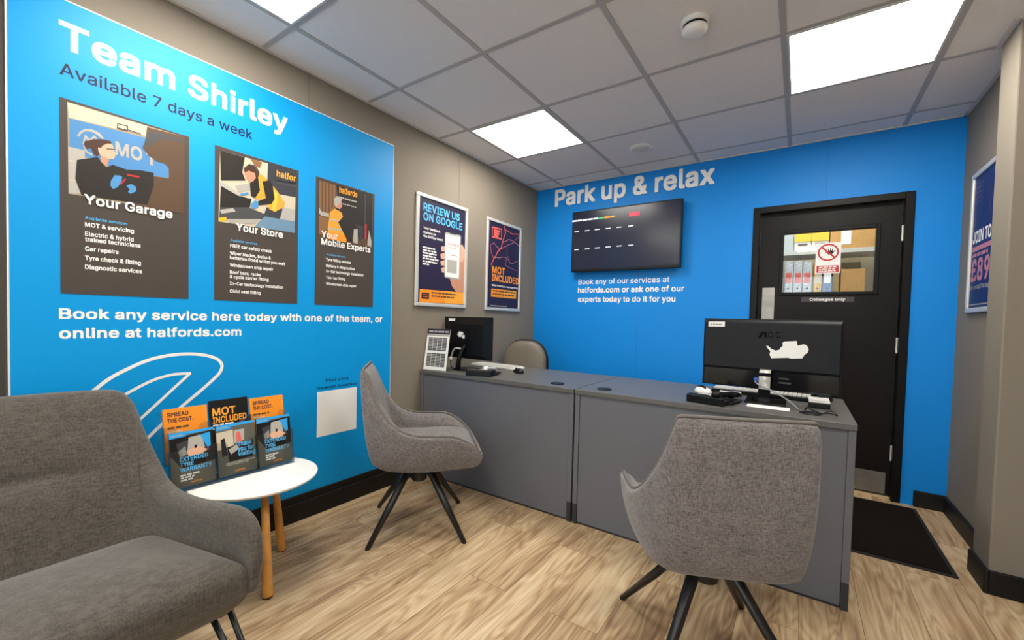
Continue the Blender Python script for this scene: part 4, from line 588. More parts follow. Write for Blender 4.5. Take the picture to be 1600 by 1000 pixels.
crate('ring_binder', 466, 524, 590, 0, zb, mat('yellow_binder', 'E5B23C', .5), 'yellow ring binder on the stock shelf below the prohibition sign', 'binder', .26, face=spine('cream'))
crate('ring_binder', 530, 596, 590, 0, zb, mat('blue_binder', '3E6DA5', .5), 'blue ring binder on the stock shelf beside the yellow one', 'binder', .26, face=spine('white'))
crate('ring_binder', 602, 648, 600, 0, zb, mat('tan_binder', 'A98B5A', .6), 'thin tan folder between blue binder and brown carton', 'binder', .26)
# ------------------------------------------------------------------ left wall: the big blue panel
PD = .012
PL = Plane((PD, 0, 0), (0, 1, 0), (1, 0, 0))
panel = thing('wall_sign', 'large blue wall panel with white heading and three dark service posters', 'sign', (0, -2.6, .14))
PY0, PY1, PZ1 = -3.402, -1.803, 2.192
def shape_panel(x0, x1, g):
    bm = B(); lo = [(PY0-g, .139), (PY1+g, .139), (PY1+g, PZ1+g), (PY0-g, PZ1+g)]
    a = [bm.verts.new((x0, y, z)) for y, z in lo]; b = [bm.verts.new((x1, y, z)) for y, z in lo]
    bm.faces.new(a); bm.faces.new(b); bridge(bm, a, b); return bm
obj('edge_trim', shape_panel(.0005, PD-.002, .005), M['white'], panel, world=True)
obj('board', shape_panel(.001, PD, 0), M['bluepanel'], panel, world=True)
c1 = crop(0, 0, .3); c2 = crop(80, 130, .25); c3 = crop(80, 300, .18); c4 = crop(320, 220, .26); c5b = crop(60, 460, .35)
def words(name, parent, pl, m, lines, d=.0006, world=True, bold=.015, depth=0.0):
    for l in lines:
        bm = B(); s, pL, pR = l[:3]; cap = l[3] if len(l) > 3 else None; bo = l[4] if len(l) > 4 else bold
        text_px(bm, pl, s, pL, pR, cap, d, bo, 0, depth); obj(name, bm, m, parent, world=world)
words('heading', panel, PL, ink('white'), [('Team Shirley', (92, 76), (449, 205), .092, .03)])
words('subheading', panel, PL, ink('navy'), [('Available 7 days a week', (93, 115.5), (394, 218.5), .044, .012)])
words('message', panel, PL, ink('white'), [('Book any service here today with one of the team, or', (92, 498), (597, 503), .037, .016), ('online at halfords.com', (92, 528), (377, 525), .037, .016)])
words('location_text', panel, PL, ink('navy'), [('Find your', c5b(1283, 388), c5b(1386, 381), .017, .006), ('nearest location', c5b(1246, 421), c5b(1420, 407), .017, .006)])
bm = B(); p = [PL.px(c5b(*k)) for k in ((1243, 437), (1420, 413), (1420, 600), (1243, 637))]
ya, yb = (p[0][0]+p[3][0])/2, (p[1][0]+p[2][0])/2; za, zb2 = (p[2][1]+p[3][1])/2, (p[0][1]+p[1][1])/2
rect(bm, PL, ya, yb, za, zb2, .0005); obj('white_square', bm, ink('white'), panel, world=True)
bm = B()
outer = [PL.px(c5b(*k)) for k in ((40, 640), (140, 520), (265, 415), (330, 368), (400, 332), (460, 305), (520, 285), (585, 272), (650, 266), (710, 267), (760, 275), (800, 290), (819, 315), (812, 345), (785, 375), (730, 425), (640, 500), (540, 590), (440, 690))]
outer = [(v.x, v.y) for v in catmull([Vector((a_, b_)) for a_, b_ in outer], 70)]
stroke(bm, PL, outer, .013, .0006)
inner = [PL.px(c5b(*k)) for k in ((300, 520), (360, 465), (440, 418), (520, 380), (600, 358), (680, 352))]
inner = [(v.x, v.y) for v in catmull([Vector((a_, b_)) for a_, b_ in inner], 24)]
stroke(bm, PL, inner, .011, .0006); stroke(bm, PL, [PL.px(c5b(679, 350)), PL.px(c5b(500, 515)), PL.px(c5b(380, 625))], .011, .0007)
obj('wing_logo', bm, ink('white'), panel, world=True)
def art(name, parent, pl, cr, layers, d0=.0004, step=.00012):
    """flat print: list of (ink, polygon in crop pixels), later ones on top"""
    bm = B(); names = []
    for k, (c, pts) in enumerate(layers):
        if c not in names: names.append(c)
        poly(bm, pl, [pl.px(cr(*q)) for q in pts], d0+k*step, names.index(c))
    return obj(name, bm, [ink(c) for c in names], parent, world=True)
def poster(y0, y1, label):
    o = obj('service_poster', boxm(PD, PD+.0015, y0, y1, 1.159, 1.850), ink('board'), panel, world=True, label=label)
    return o, Plane((PD+.0015, 0, 0), (0, 1, 0), (1, 0, 0))
# garage poster
po, PP = poster(-3.284, -2.901, 'dark poster headed Your Garage')
art('picture', po, PP, c2, [
    ('wallp', [(100, 117), (832, 335), (827, 815), (108, 690)]),
    ('cream', [(100, 117), (600, 268), (590, 330), (110, 215)]),
    ('motblue', [(112, 218), (600, 345), (735, 530), (732, 595), (360, 520), (115, 420)]),
    ('lgrey', [(105, 395), (210, 420), (215, 690), (108, 690)]),
    ('cream', [(112, 480), (200, 495), (200, 500), (112, 486)]), ('cream', [(112, 600), (200, 610), (200, 616), (112, 606)]),
    ('lgrey', [(160, 330), (180, 300), (215, 285), (260, 290), (300, 310), (330, 345), (318, 350), (290, 325), (255, 305), (215, 300), (190, 312), (175, 335)]),
    ('lgrey', [(195, 375), (210, 320), (240, 350), (270, 325), (300, 360), (290, 365), (268, 345), (240, 372), (215, 345), (205, 385)]),
    ('lgrey', [(195, 385), (208, 390), (225, 425), (262, 445), (255, 455), (215, 432)]),
    ('brown', [(598, 275), (832, 335), (827, 815), (470, 755), (500, 560), (735, 595), (735, 535), (712, 505), (660, 490), (610, 455), (570, 405), (590, 350)]),
    ('dgrey', [(600, 300), (700, 318), (832, 360), (832, 372), (700, 345), (595, 400), (580, 395)]),
    ('jacket', [(160, 480), (290, 462), (310, 490), (345, 525), (385, 510), (470, 540), (560, 545), (640, 560), (640, 640), (600, 760), (190, 700), (150, 600)]),
    ('skin', [(305, 440), (350, 450), (360, 480), (345, 525), (310, 490)]),
    ('skinl', [(318, 385), (345, 372), (378, 378), (388, 400), (403, 450), (392, 472), (365, 475), (330, 462), (300, 440), (290, 405)]),
    ('hair', [(205, 365), (235, 358), (262, 350), (310, 350), (370, 362), (378, 380), (350, 378), (322, 390), (310, 405), (292, 402), (290, 425), (300, 445), (285, 460), (262, 440), (250, 405), (220, 412), (205, 390)]),
    ('jacket', [(345, 408), (395, 412), (395, 418), (345, 414)]),
    ('glove', [(372, 610), (395, 575), (430, 578), (460, 600), (440, 612), (415, 650), (385, 662), (368, 640)]),
    ('glove', [(468, 640), (500, 630), (530, 650), (530, 675), (495, 692), (478, 680), (490, 665)]),
    ('jacket', [(440, 590), (600, 620), (580, 640), (440, 615)]),
    ('red', [(475, 568), (550, 583), (550, 592), (475, 578)]), ('red', [(430, 630), (460, 595), (466, 600), (438, 636)]),
    ('dgrey', [(412, 250), (480, 268), (478, 300), (410, 283)]), ('cream', [(418, 258), (474, 273), (472, 292), (416, 277)]), ('dgrey', [(475, 288), (560, 315), (560, 320), (475, 294)]),
])
words('picture_lettering', po, PP, ink('lgrey'), [('MO', c2(400, 442), c2(568, 492), .05, .03), ('T', c2(590, 505), c2(660, 520), .045, .03)], d=.0014)
words('heading', po, PP, ink('white'), [('Your Garage', c3(285, 98), c3(1050, 232), .034, .035)], d=.0040)
words('blue_caption', po, PP, ink('cyan'), [('Available services', c3(293, 236), c3(662, 289), .0115, .012)], d=.0006)
words('service_line', po, PP, ink('white'), [('MOT & servicing', c3(293, 300), c3(718, 355), .0155), ('Electric & hybrid', c3(293, 380), c3(715, 430), .0155), ('trained technicians', c3(293, 428), c3(775, 482), .0155), ('Car repairs', c3(293, 510), c3(585, 537), .0155), ('Tyre check & fitting', c3(293, 590), c3(778, 632), .0155), ('Diagnostic services', c3(293, 668), c3(788, 705), .0155)])
# store poster
po, PP = poster(-2.804, -2.422, 'dark poster headed Your Store')
art('picture', po, PP, c4, [
    ('cream', [(92, 60), (548, 180), (540, 555), (82, 485)]),
    ('slate', [(380, 128), (548, 180), (545, 340), (440, 320), (400, 260), (375, 235)]),
    ('dgrey', [(410, 240), (545, 270), (545, 280), (410, 250)]),
    ('brick', [(270, 105), (345, 130), (330, 165), (300, 150)]),
    ('jacket', [(92, 60), (240, 100), (225, 190), (245, 240), (95, 240)]),
    ('lgrey', [(85, 245), (130, 260), (220, 330), (215, 350), (100, 300)]),
    ('jacket', [(95, 270), (200, 330), (280, 350), (270, 400), (180, 420), (90, 400)]),
    ('silverg', [(180, 270), (270, 255), (275, 300), (200, 310)]),
    ('dgrey', [(90, 400), (260, 400), (360, 440), (380, 470), (200, 480), (85, 470)]),
    ('lgrey', [(90, 415), (170, 405), (185, 425), (100, 438)]), ('yellow', [(84, 462), (128, 458), (132, 482), (90, 487)]),
    ('silverg', [(120, 470), (330, 470), (300, 500), (150, 495)]),
    ('slate', [(370, 400), (470, 410), (455, 470), (350, 460)]),
    ('lgrey', [(470, 400), (542, 415), (540, 500), (450, 470)]),
    ('steelb', [(360, 455), (540, 485), (540, 555), (300, 515), (320, 490)]),
    ('hivis', [(318, 200), (345, 205), (400, 260), (440, 310), (480, 375), (470, 400), (420, 428), (385, 410), (375, 380), (330, 350), (300, 350), (318, 320), (305, 260)]),
    ('hivis2', [(410, 290), (440, 320), (425, 420), (405, 415)]),
    ('jacket', [(345, 245), (385, 238), (408, 270), (418, 350), (400, 380), (320, 388), (315, 365), (365, 345)]),
    ('jacket', [(270, 255), (318, 215), (330, 300), (300, 345), (275, 330)]),
    ('skin', [(235, 195), (255, 180), (300, 190), (305, 215), (290, 245), (265, 248), (248, 225)]),
    ('hair', [(232, 165), (265, 140), (310, 158), (328, 190), (318, 225), (305, 222), (300, 195), (262, 180), (238, 192)]),
    ('dgrey', [(262, 138), (300, 148), (322, 185), (316, 190), (296, 156), (262, 146)]),
    ('glove', [(275, 380), (300, 358), (320, 370), (318, 400), (290, 410), (276, 400)]), ('glove', [(210, 318), (260, 308), (262, 322), (215, 330)]),
    ('slate', [(425, 185), (546, 215), (545, 255), (425, 238)]),
])
words('picture_lettering', po, PP, ink('amber'), [('halfor', c4(430, 222), c4(545, 237), .03, .025)], d=.0036)
words('heading', po, PP, ink('white'), [('Your Store', c4(186, 542), c4(467, 582), .034, .035)], d=.0040)
words('blue_caption', po, PP, ink('cyan'), [('Available services', c4(152, 605), c4(315, 625), .011, .012)], d=.0006)
words('service_line', po, PP, ink('white'), [('FREE car safety check', c4(152, 643), c4(403, 669), .0145), ('Wiper blades, bulbs &', c4(150, 688), c4(397, 708), .0145), ('batteries fitted whilst you wait', c4(150, 714), c4(483, 745), .0145), ('Windscreen chip repair', c4(150, 758), c4(410, 778), .0145), ('Roof bars, racks', c4(150, 800), c4(337, 812), .0145), ('& cycle carrier fitting', c4(150, 826), c4(383, 842), .0145), ('In-Car technology installation', c4(150, 868), c4(470, 887), .0145), ('Child seat fitting', c4(150, 912), c4(335, 923), .0145)])
# mobile poster
po, PP = poster(-2.326, -1.946, 'dark poster headed Your Mobile Experts')
art('picture', po, PP, c4, [
    ('brown', [(688, 238), (1008, 322), (1002, 642), (684, 580)]),
    ('jacket', [(790, 262), (1008, 322), (1002, 600), (850, 560), (820, 430), (800, 340)]),
    ('brick', [(688, 240), (785, 268), (785, 420), (745, 440), (688, 430)]),
    ('brown', [(702, 248), (708, 250), (708, 425), (702, 423)]), ('brown', [(722, 252), (728, 254), (728, 428), (722, 426)]), ('brown', [(742, 258), (748, 260), (748, 430), (742, 428)]), ('brown', [(762, 264), (768, 266), (768, 400), (762, 405)]),
    ('lgrey', [(686, 400), (700, 425), (745, 438), (745, 458), (700, 450), (686, 435)]),
    ('brick', [(686, 450), (742, 465), (738, 570), (684, 560)]),
    ('dgrey', [(960, 320), (968, 322), (965, 590), (957, 588)]), ('red', [(962, 500), (972, 502), (970, 590), (960, 588)]),
    ('lgrey', [(895, 530), (918, 530), (918, 620), (890, 612)]), ('lgrey', [(985, 535), (1000, 600), (1000, 640), (975, 628)]),
    ('hivis', [(750, 430), (785, 405), (820, 430), (830, 460), (812, 490), (825, 540), (850, 575), (850, 612), (740, 590), (738, 520)]),
    ('orange', [(742, 545), (848, 570), (850, 612), (740, 590)]),
    ('lgrey', [(742, 520), (835, 535), (840, 545), (742, 532)]), ('lgrey', [(752, 470), (812, 480), (812, 488), (752, 478)]),
    ('jacket', [(830, 455), (850, 480), (860, 510), (900, 500), (950, 520), (960, 540), (900, 530), (880, 540), (885, 610), (855, 600), (825, 540), (800, 490)]),
    ('slate', [(900, 500), (950, 515), (950, 590), (930, 600), (925, 540)]),
    ('skin', [(780, 360), (820, 365), (824, 395), (810, 412), (785, 402)]),
    ('lgrey', [(775, 350), (790, 332), (812, 335), (822, 352), (815, 372), (800, 380), (795, 395), (778, 390)]),
    ('jacket', [(780, 400), (822, 415), (820, 430), (786, 412)]),
])
words('picture_lettering', po, PP, ink('amber'), [('halfords', c4(806, 318), c4(914, 335), .034, .03)], d=.0036)
bm = B()
for X0, X1, Y, hh in ((806, 912, 352, .009), (826, 908, 386, .006)):
    l = PP.px(c4(X0, Y)); r = PP.px(c4(X1, Y+14)); greek(bm, PP, l[0], r[0], (l[1]+r[1])/2, hh, .0036, 0, X0)
obj('small_print', bm, ink('lgrey'), po, world=True)
words('heading', po, PP, ink('white'), [('Your', c4(698, 580), c4(796, 592), .034, .035), ('Mobile Experts', c4(698, 627), c4(993, 668), .034, .035)], d=.0040)
words('blue_caption', po, PP, ink('cyan'), [('Available services', c4(730, 690), c4(845, 701), .0105, .012)], d=.0006)
words('service_line', po, PP, ink('white'), [('Tyre fitting service', c4(728, 722), c4(877, 738), .0145), ('Battery & diagnostics', c4(728, 760), c4(900, 775), .0145), ('In-Car technology installation', c4(728, 793), c4(953, 812), .0145), ('Tow-bar fitting', c4(728, 829), c4(843, 838), .0145), ('Windscreen chip repair', c4(728, 868), c4(910, 879), .0145)])
# ------------------------------------------------------------------ framed posters
def frame(label, pl, a0, a1, b0, b1, origin):
    t = thing('poster_frame', label, 'poster', origin, 0, 'silver framed posters')
    def bb(bm, a0, a1, b0, b1, d0, d1):
        vs = [bm.verts.new(pl.P(a, b, d)) for d in (d0, d1) for a, b in ((a0, b0), (a1, b0), (a1, b1), (a0, b1))]
        bm.faces.new(vs[:4]); bm.faces.new(vs[4:]); bridge(bm, vs[:4], vs[4:])
    w = .026; bm = B()
    bb(bm, a0, a1, b1-w, b1, .0005, .018); bb(bm, a0, a1, b0, b0+w, .0005, .018); bb(bm, a0, a0+w, b0+w, b1-w, .0005, .018); bb(bm, a1-w, a1, b0+w, b1-w, .0005, .018)
    obj('frame', bm, M['silver'], t, world=True, bevel=.005)
    bm = B(); bb(bm, a0+w*.8, a1-w*.8, b0+w*.8, b1-w*.8, .002, .008); sheet = obj('poster_sheet', bm, ink('plum'), t, world=True)
    return t, sheet, Plane(pl.P(0, 0, .008), pl.u, pl.n)
cf = crop(640, 280, .22)
t, sh, PF = frame('silver framed poster with orange footer and a hand holding a phone', WL, -1.600, -1.062, 1.182, 1.962, (0, -1.33, 1.182))
art('picture', sh, PF, cf, [
    ('orange', [(72, 780), (395, 806), (392, 888), (68, 872)]), ('amber', [(250, 795), (395, 806), (392, 888), (250, 882)]),
    ('black', [(85, 805), (138, 808), (137, 852), (84, 848)]), ('coral', [(92, 815), (130, 818), (130, 824), (92, 821)]), ('coral', [(92, 830), (130, 833), (130, 839), (92, 836)]),
    ('skin', [(362, 468), (375, 465), (390, 500), (398, 545), (398, 806), (330, 800), (300, 760), (285, 710), (350, 700)]),
    ('skinl', [(362, 468), (375, 465), (388, 500), (392, 540), (375, 590), (360, 585)]),
    ('skinl', [(222, 480), (248, 474), (252, 515), (225, 512)]), ('skinl', [(218, 532), (248, 522), (250, 570), (222, 566)]), ('skinl', [(218, 582), (248, 575), (250, 615), (222, 612)]), ('skinl', [(222, 632), (248, 622), (250, 665), (230, 662)]),
    ('silverg', [(250, 385), (258, 376), (358, 398), (364, 408), (355, 712), (345, 718), (252, 700), (246, 690)]),
    ('white', [(256, 390), (356, 412), (348, 705), (252, 690)]),
    ('lgrey', [(267, 570), (335, 578), (333, 672), (265, 662)]),
    ('coral', [(272, 535), (335, 545), (335, 549), (272, 539)]), ('amber', [(280, 482), (330, 490), (330, 496), (280, 488)]), ('slate', [(285, 376), (330, 386), (330, 396), (285, 386)]),
])
words('heading', sh, PF, ink('cyan'), [('REVIEW US', cf(98, 226), cf(355, 292), .052, .04), ('ON GOOGLE', cf(97, 288), cf(373, 362), .052, .04)], d=.0006)
words('message', sh, PF, ink('white'), [('Your feedback', cf(98, 353), cf(217, 379), .016), ('matters to', cf(98, 382), cf(186, 402), .016), ('the Shirley team!', cf(97, 408), cf(237, 441), .016)], d=.0006)
words('screen_word', sh, PF, ink('coral'), [('Google', cf(263, 462), cf(347, 484), .021, .0)], d=.0026)
bm = B()
for k, (x1, y) in enumerate(((185, 496), (190, 516), (200, 536), (186, 554), (208, 574), (195, 594), (137, 608))):
    l, r = PF.px(cf(93, y-8)), PF.px(cf(x1, y+8)); greek(bm, PF, l[0], r[0], (l[1]+r[1])/2, .011, .0006, 0, k)
obj('small_print', bm, ink('white'), sh, world=True)
bm = B()
for k, (x1, y) in enumerate(((332, 818), (315, 840))):
    l, r = PF.px(cf(155, y-6)), PF.px(cf(x1, y+6)); greek(bm, PF, l[0], r[0], (l[1]+r[1])/2, .010, .0016, 0, k)
obj('footer_print', bm, ink('brown'), sh, world=True)
t, sh, PF = frame('silver framed navy poster with lightning and orange words, nearest room corner', WL, -.817, -.289, 1.177, 1.957, (0, -.55, 1.177))
bm = B()
def bolt(pts, w, mi):
    pts = [PF.px(cf(*q)) for q in pts]; out = []
    for (a0, b0), (a1, b1) in zip(pts, pts[1:]):
        for k in range(4):
            f = k/4; j = .006 if k else 0
            out.append((a0+(a1-a0)*f+random.uniform(-j, j), b0+(b1-b0)*f+random.uniform(-j, j)))
    out.append(pts[-1]); stroke(bm, PF, out, w, .0006+mi*.0002, mi)
bolt([(672, 325), (682, 380), (660, 450), (640, 500), (600, 560), (578, 610)], .010, 1); bolt([(640, 500), (720, 460), (790, 400)], .005, 0); bolt([(660, 450), (700, 430), (735, 440), (785, 480)], .005, 0)
bolt([(600, 560), (680, 555), (720, 600), (770, 580)], .005, 0); bolt([(676, 355), (720, 385), (775, 395)], .006, 1); bolt([(640, 500), (600, 450), (575, 470)], .005, 0)
bolt([(690, 560), (680, 610), (760, 650)], .004, 0); bolt([(600, 560), (585, 540), (572, 470)], .006, 1); bolt([(690, 470), (690, 530), (710, 570)], .004, 0)
obj('lightning', bm, [ink('pink'), ink('coral')], sh, world=True)
bm = B(); sq = [PF.px(cf(*q)) for q in ((587, 340), (652, 356), (652, 425), (586, 408))]
stroke(bm, PF, sq, .014, .0012, 0, True)
for k in range(3): stroke(bm, PF, [PF.px(cf(598, 362+k*17)), PF.px(cf(642-k*6, 373+k*17))], .018, .0012, 0)
obj('square_logo', bm, ink('coral'), sh, world=True)
words('heading', sh, PF, ink('orange'), [('MOT', cf(585, 664), cf(677, 680), .058, .04), ('INCLUDED', cf(583, 724), cf(773, 745), .058, .04)], d=.0006)
words('message', sh, PF, ink('white'), [('With Premium membership', cf(583, 756), cf(768, 784), .016)], d=.0006)
art('offer_box', sh, PF, cf, [('orange', [(580, 776), (757, 796), (755, 850), (578, 834)]), ('amber', [(670, 786), (757, 796), (755, 850), (670, 843)])])
bm = B()
for k, y in enumerate((800, 822)):
    l, r = PF.px(cf(590, y-3)), PF.px(cf(745, y+12)); greek(bm, PF, l[0], r[0], (l[1]+r[1])/2, .012, .0012, 0, k)
obj('offer_print', bm, ink('brown'), sh, world=True)
bm = B(); l, r = PF.px(cf(575, 900)), PF.px(cf(690, 908)); greek(bm, PF, l[0], r[0], (l[1]+r[1])/2, .008, .0006, 0, 3); obj('small_print', bm, ink('lgrey'), sh, world=True)
# poster on the right wall, half hidden by the pillar
t, sh, PF = frame('silver framed navy poster half hidden behind pillar at right', WR, .222, .745, 1.205, 1.965, (WRX, -.48, 1.205))
sh.data.materials[0] = ink('navyb')
cr7 = crop(1480, 200, .32)
wl = lambda y0: PF.px(cr7(128, y0))
bm = B(); text(bm, PF, 'JOIN TODAY', .262, .67, 1.580, .062, .0006, .03); obj('heading', bm, ink('white'), sh, world=True)
bm = B(); rect(bm, PF, .262, .72, 1.535, 1.560, .0006); text(bm, PF, '£89', .262, .535, 1.375, .115, .0006, .045); greek(bm, PF, .268, .50, 1.505, .018, .0006, 0, 4); obj('offer', bm, ink('pink'), sh, world=True)
bm = B(); text(bm, PF, 'On an MOT & Major', .262, .57, 1.330, .022, .0006, .012); greek(bm, PF, .262, .55, 1.245, .006, .0006, 0, 5); obj('message', bm, ink('lgrey'), sh, world=True)
bm = B(); stroke(bm, PF, rrect(.28, .38, 1.80, 1.90, .015, 3), .006, .0006, 0, True)
for k in range(3): rect(bm, PF, .295, .36, 1.82+k*.025, 1.83+k*.025, .0006)
for k in range(6):
    x, y = .36+.03*k, 1.93; pts = []
    for i in range(7): pts.append((x, y)); x += random.uniform(-.02, .05); y -= random.uniform(.02, .05)
    stroke(bm, PF, pts, .002, .0008)
obj('lightning', bm, ink('purple'), sh, world=True)
# ------------------------------------------------------------------ back wall: lettering and television
cb = crop(850, 240, .25)
WBl = Plane((0, -.012, 0), (1, 0, 0), (0, -1, 0))
t = thing('wall_lettering', 'large raised white Park up & relax lettering high on the blue wall', 'sign', (.9, 0, 2.2))
bm = B(); text(bm, WBl, 'Park up & relax', .205, 1.600, 2.198, .152, .0, .022, 0, 0, .0115); obj('letters', bm, ink('white'), t, world=True)
t = thing('wall_lettering', 'three lines of small white lettering on blue wall below the television', 'sign', (.93, 0, 1.28))
for s, pL, pR, bo in (('Book any of our services at', (215, 818), (784, 803), .012), ('halfords.com or ask one of our', (212, 868), (876, 862), .018), ('experts today to do it for you', (212, 926), (821, 925), .018)):
    bm = B(); text_px(bm, WB, s, cb(*pL), cb(*pR), .046, .001, bo); obj('letter_line', bm, ink('white'), t, world=True)
TVX0, TVX1, TVZ0, TVZ1, TVY = .432, 1.390, 1.552, 2.098, -.085
t = thing('television', 'wall mounted black flat television showing a dark schedule on the blue wall', 'television', ((TVX0+TVX1)/2, 0, TVZ0))
obj('bezel', boxm(TVX0, TVX1, TVY, TVY+.035, TVZ0, TVZ1), M['pblk'], t, world=True, bevel=.004)
obj('wall_bracket', boxm(.7, 1.1, TVY+.035, -.0005, 1.66, 1.98), M['metal'], t, world=True)
obj('screen', boxm(TVX0+.012, TVX1-.012, TVY-.0015, TVY, TVZ0+.022, TVZ1-.012), M['screen'], t, world=True)
TV = Plane((0, TVY-.0015, 0), (1, 0, 0), (0, -1, 0)); bm = B()
gl = ['ink_e_white', 'ink_e_green', 'ink_e_orange', 'ink_e_red']
for k, c in zip(gl, ('C8CED6', '2E9E62', 'E08A2A', 'D8304A')): M[k] = emit('screen_'+k[6:], c, .55)
l, r = TV.px(cb(177, 424)), TV.px(cb(445, 393)); zc = (l[1]+r[1])/2; wdt = (r[0]-l[0])/8
for k in range(8): rect(bm, TV, l[0]+k*wdt, l[0]+(k+.9)*wdt, zc-.006, zc+.008, .0005, 0 if k < 5 else (1 if k == 5 else 2))
for X, (Ya, Yb) in zip((190, 255, 318, 385, 454, 526), ((490, 602), (483, 597), (476, 591), (469, 585), (462, 579), (454, 574))):
    for Y in (Ya, Yb):
        l = TV.px(cb(X, Y)); rect(bm, TV, l[0], l[0]+.045, l[1]-.003, l[1]+.004, .0005, 0)
l, r = TV.px(cb(532, 390)), TV.px(cb(600, 382)); 
for k in range(5): rect(bm, TV, l[0]+k*(r[0]-l[0])/5, l[0]+(k+.8)*(r[0]-l[0])/5, (l[1]+r[1])/2-.004, (l[1]+r[1])/2+.028, .0005, 3)
obj('screen_graphics', bm, [M[k] for k in gl], t, world=True)
# ------------------------------------------------------------------ desks
DT, DF, DBK = .736, -1.525, -.835
def desk(x0, x1, label, grom, cat='desk'):
    t = thing('desk', label, cat, ((x0+x1)/2, (DF+DBK)/2, 0), 0, 'grey reception desks')
    obj('desktop', boxm(x0, x1, DF-.006, DBK, DT-.025, DT), M['desktop'], t, world=True, bevel=.002)
    for xa, xb in ((x0+.002, x0+.027), (x1-.027, x1-.002)):
        obj('end_panel', boxm(xa, xb, DF, DBK+.02, .11, DT-.0255), M['deskgrey'], t, world=True, bevel=.0015)
        obj('foot', boxm(xa, xb, DF+.001, DBK+.02, .0, .1095), M['deskdark'], t, world=True)
    obj('modesty_panel', boxm(x0+.028, x1-.028, DF+.008, DF+.026, .012, DT-.0255), M['deskgrey'], t, world=True)
    obj('shadow_gap', boxm(x0+.03, x1-.03, DF+.012, DF+.022, 0, .0115), M['deskdark'], t, world=True)
    for gx, gy in grom:
        bm = B(); lathe(bm, [(.028, 0), (.04, 0), (.04, .003), (.036, .005), (.028, .004)], 28, (gx, gy, DT)); lathe(bm, [(0, .001), (.0279, .001)], 28, (gx, gy, DT)); obj('cable_grommet', bm, M['pblk'], t, world=True)
desk(.004, 1.190, 'left half of the grey reception desk, standing against the left wall', [(1.03, -1.42)])
desk(1.196, 2.386, 'right half of the grey reception desk, nearest the black door', [(1.32, -1.42), (2.24, -1.40)])
# ------------------------------------------------------------------ visitor chairs
def ring_ctrl(half):
    """half list runs back centre -> front centre on the right; returns the closed loop"""
    return [Vector(p) for p in half] + [Vector((-p[0], p[1], p[2])) for p in reversed(half[1:-1])]
RIM = [(0, -.290, .844), (.15, -.289, .845), (.180, -.286, .843), (.188, -.278, .826), (.216, -.228, .705), (.252, -.150, .600), (.272, -.05, .545), (.278, .07, .535), (.276, .165, .530), (.262, .245, .490), (.246, .290, .448), (.225, .305, .436), (.12, .310, .430), (0, .312, .428)]
BOT = [(0, -.228, .358), (.12, -.226, .358), (.165, -.215, .356), (.190, -.195, .354), (.208, -.15, .350), (.214, -.09, .348), (.218, -.02, .346), (.220, .06, .346), (.222, .13, .350), (.220, .20, .357), (.215, .250, .362), (.200, .268, .366), (.11, .275, .368), (0, .276, .368)]
SEAT = [(0, -.150, .475), (.10, -.150, .475), (.135, -.142, .473), (.158, -.125, .470), (.176, -.09, .467), (.188, -.04, .465), (.196, .02, .464), (.200, .08, .465), (.204, .14, .465), (.206, .205, .462), (.205, .250, .455), (.190, .268, .452), (.10, .275, .450), (0, .276, .450)]
NS = 72
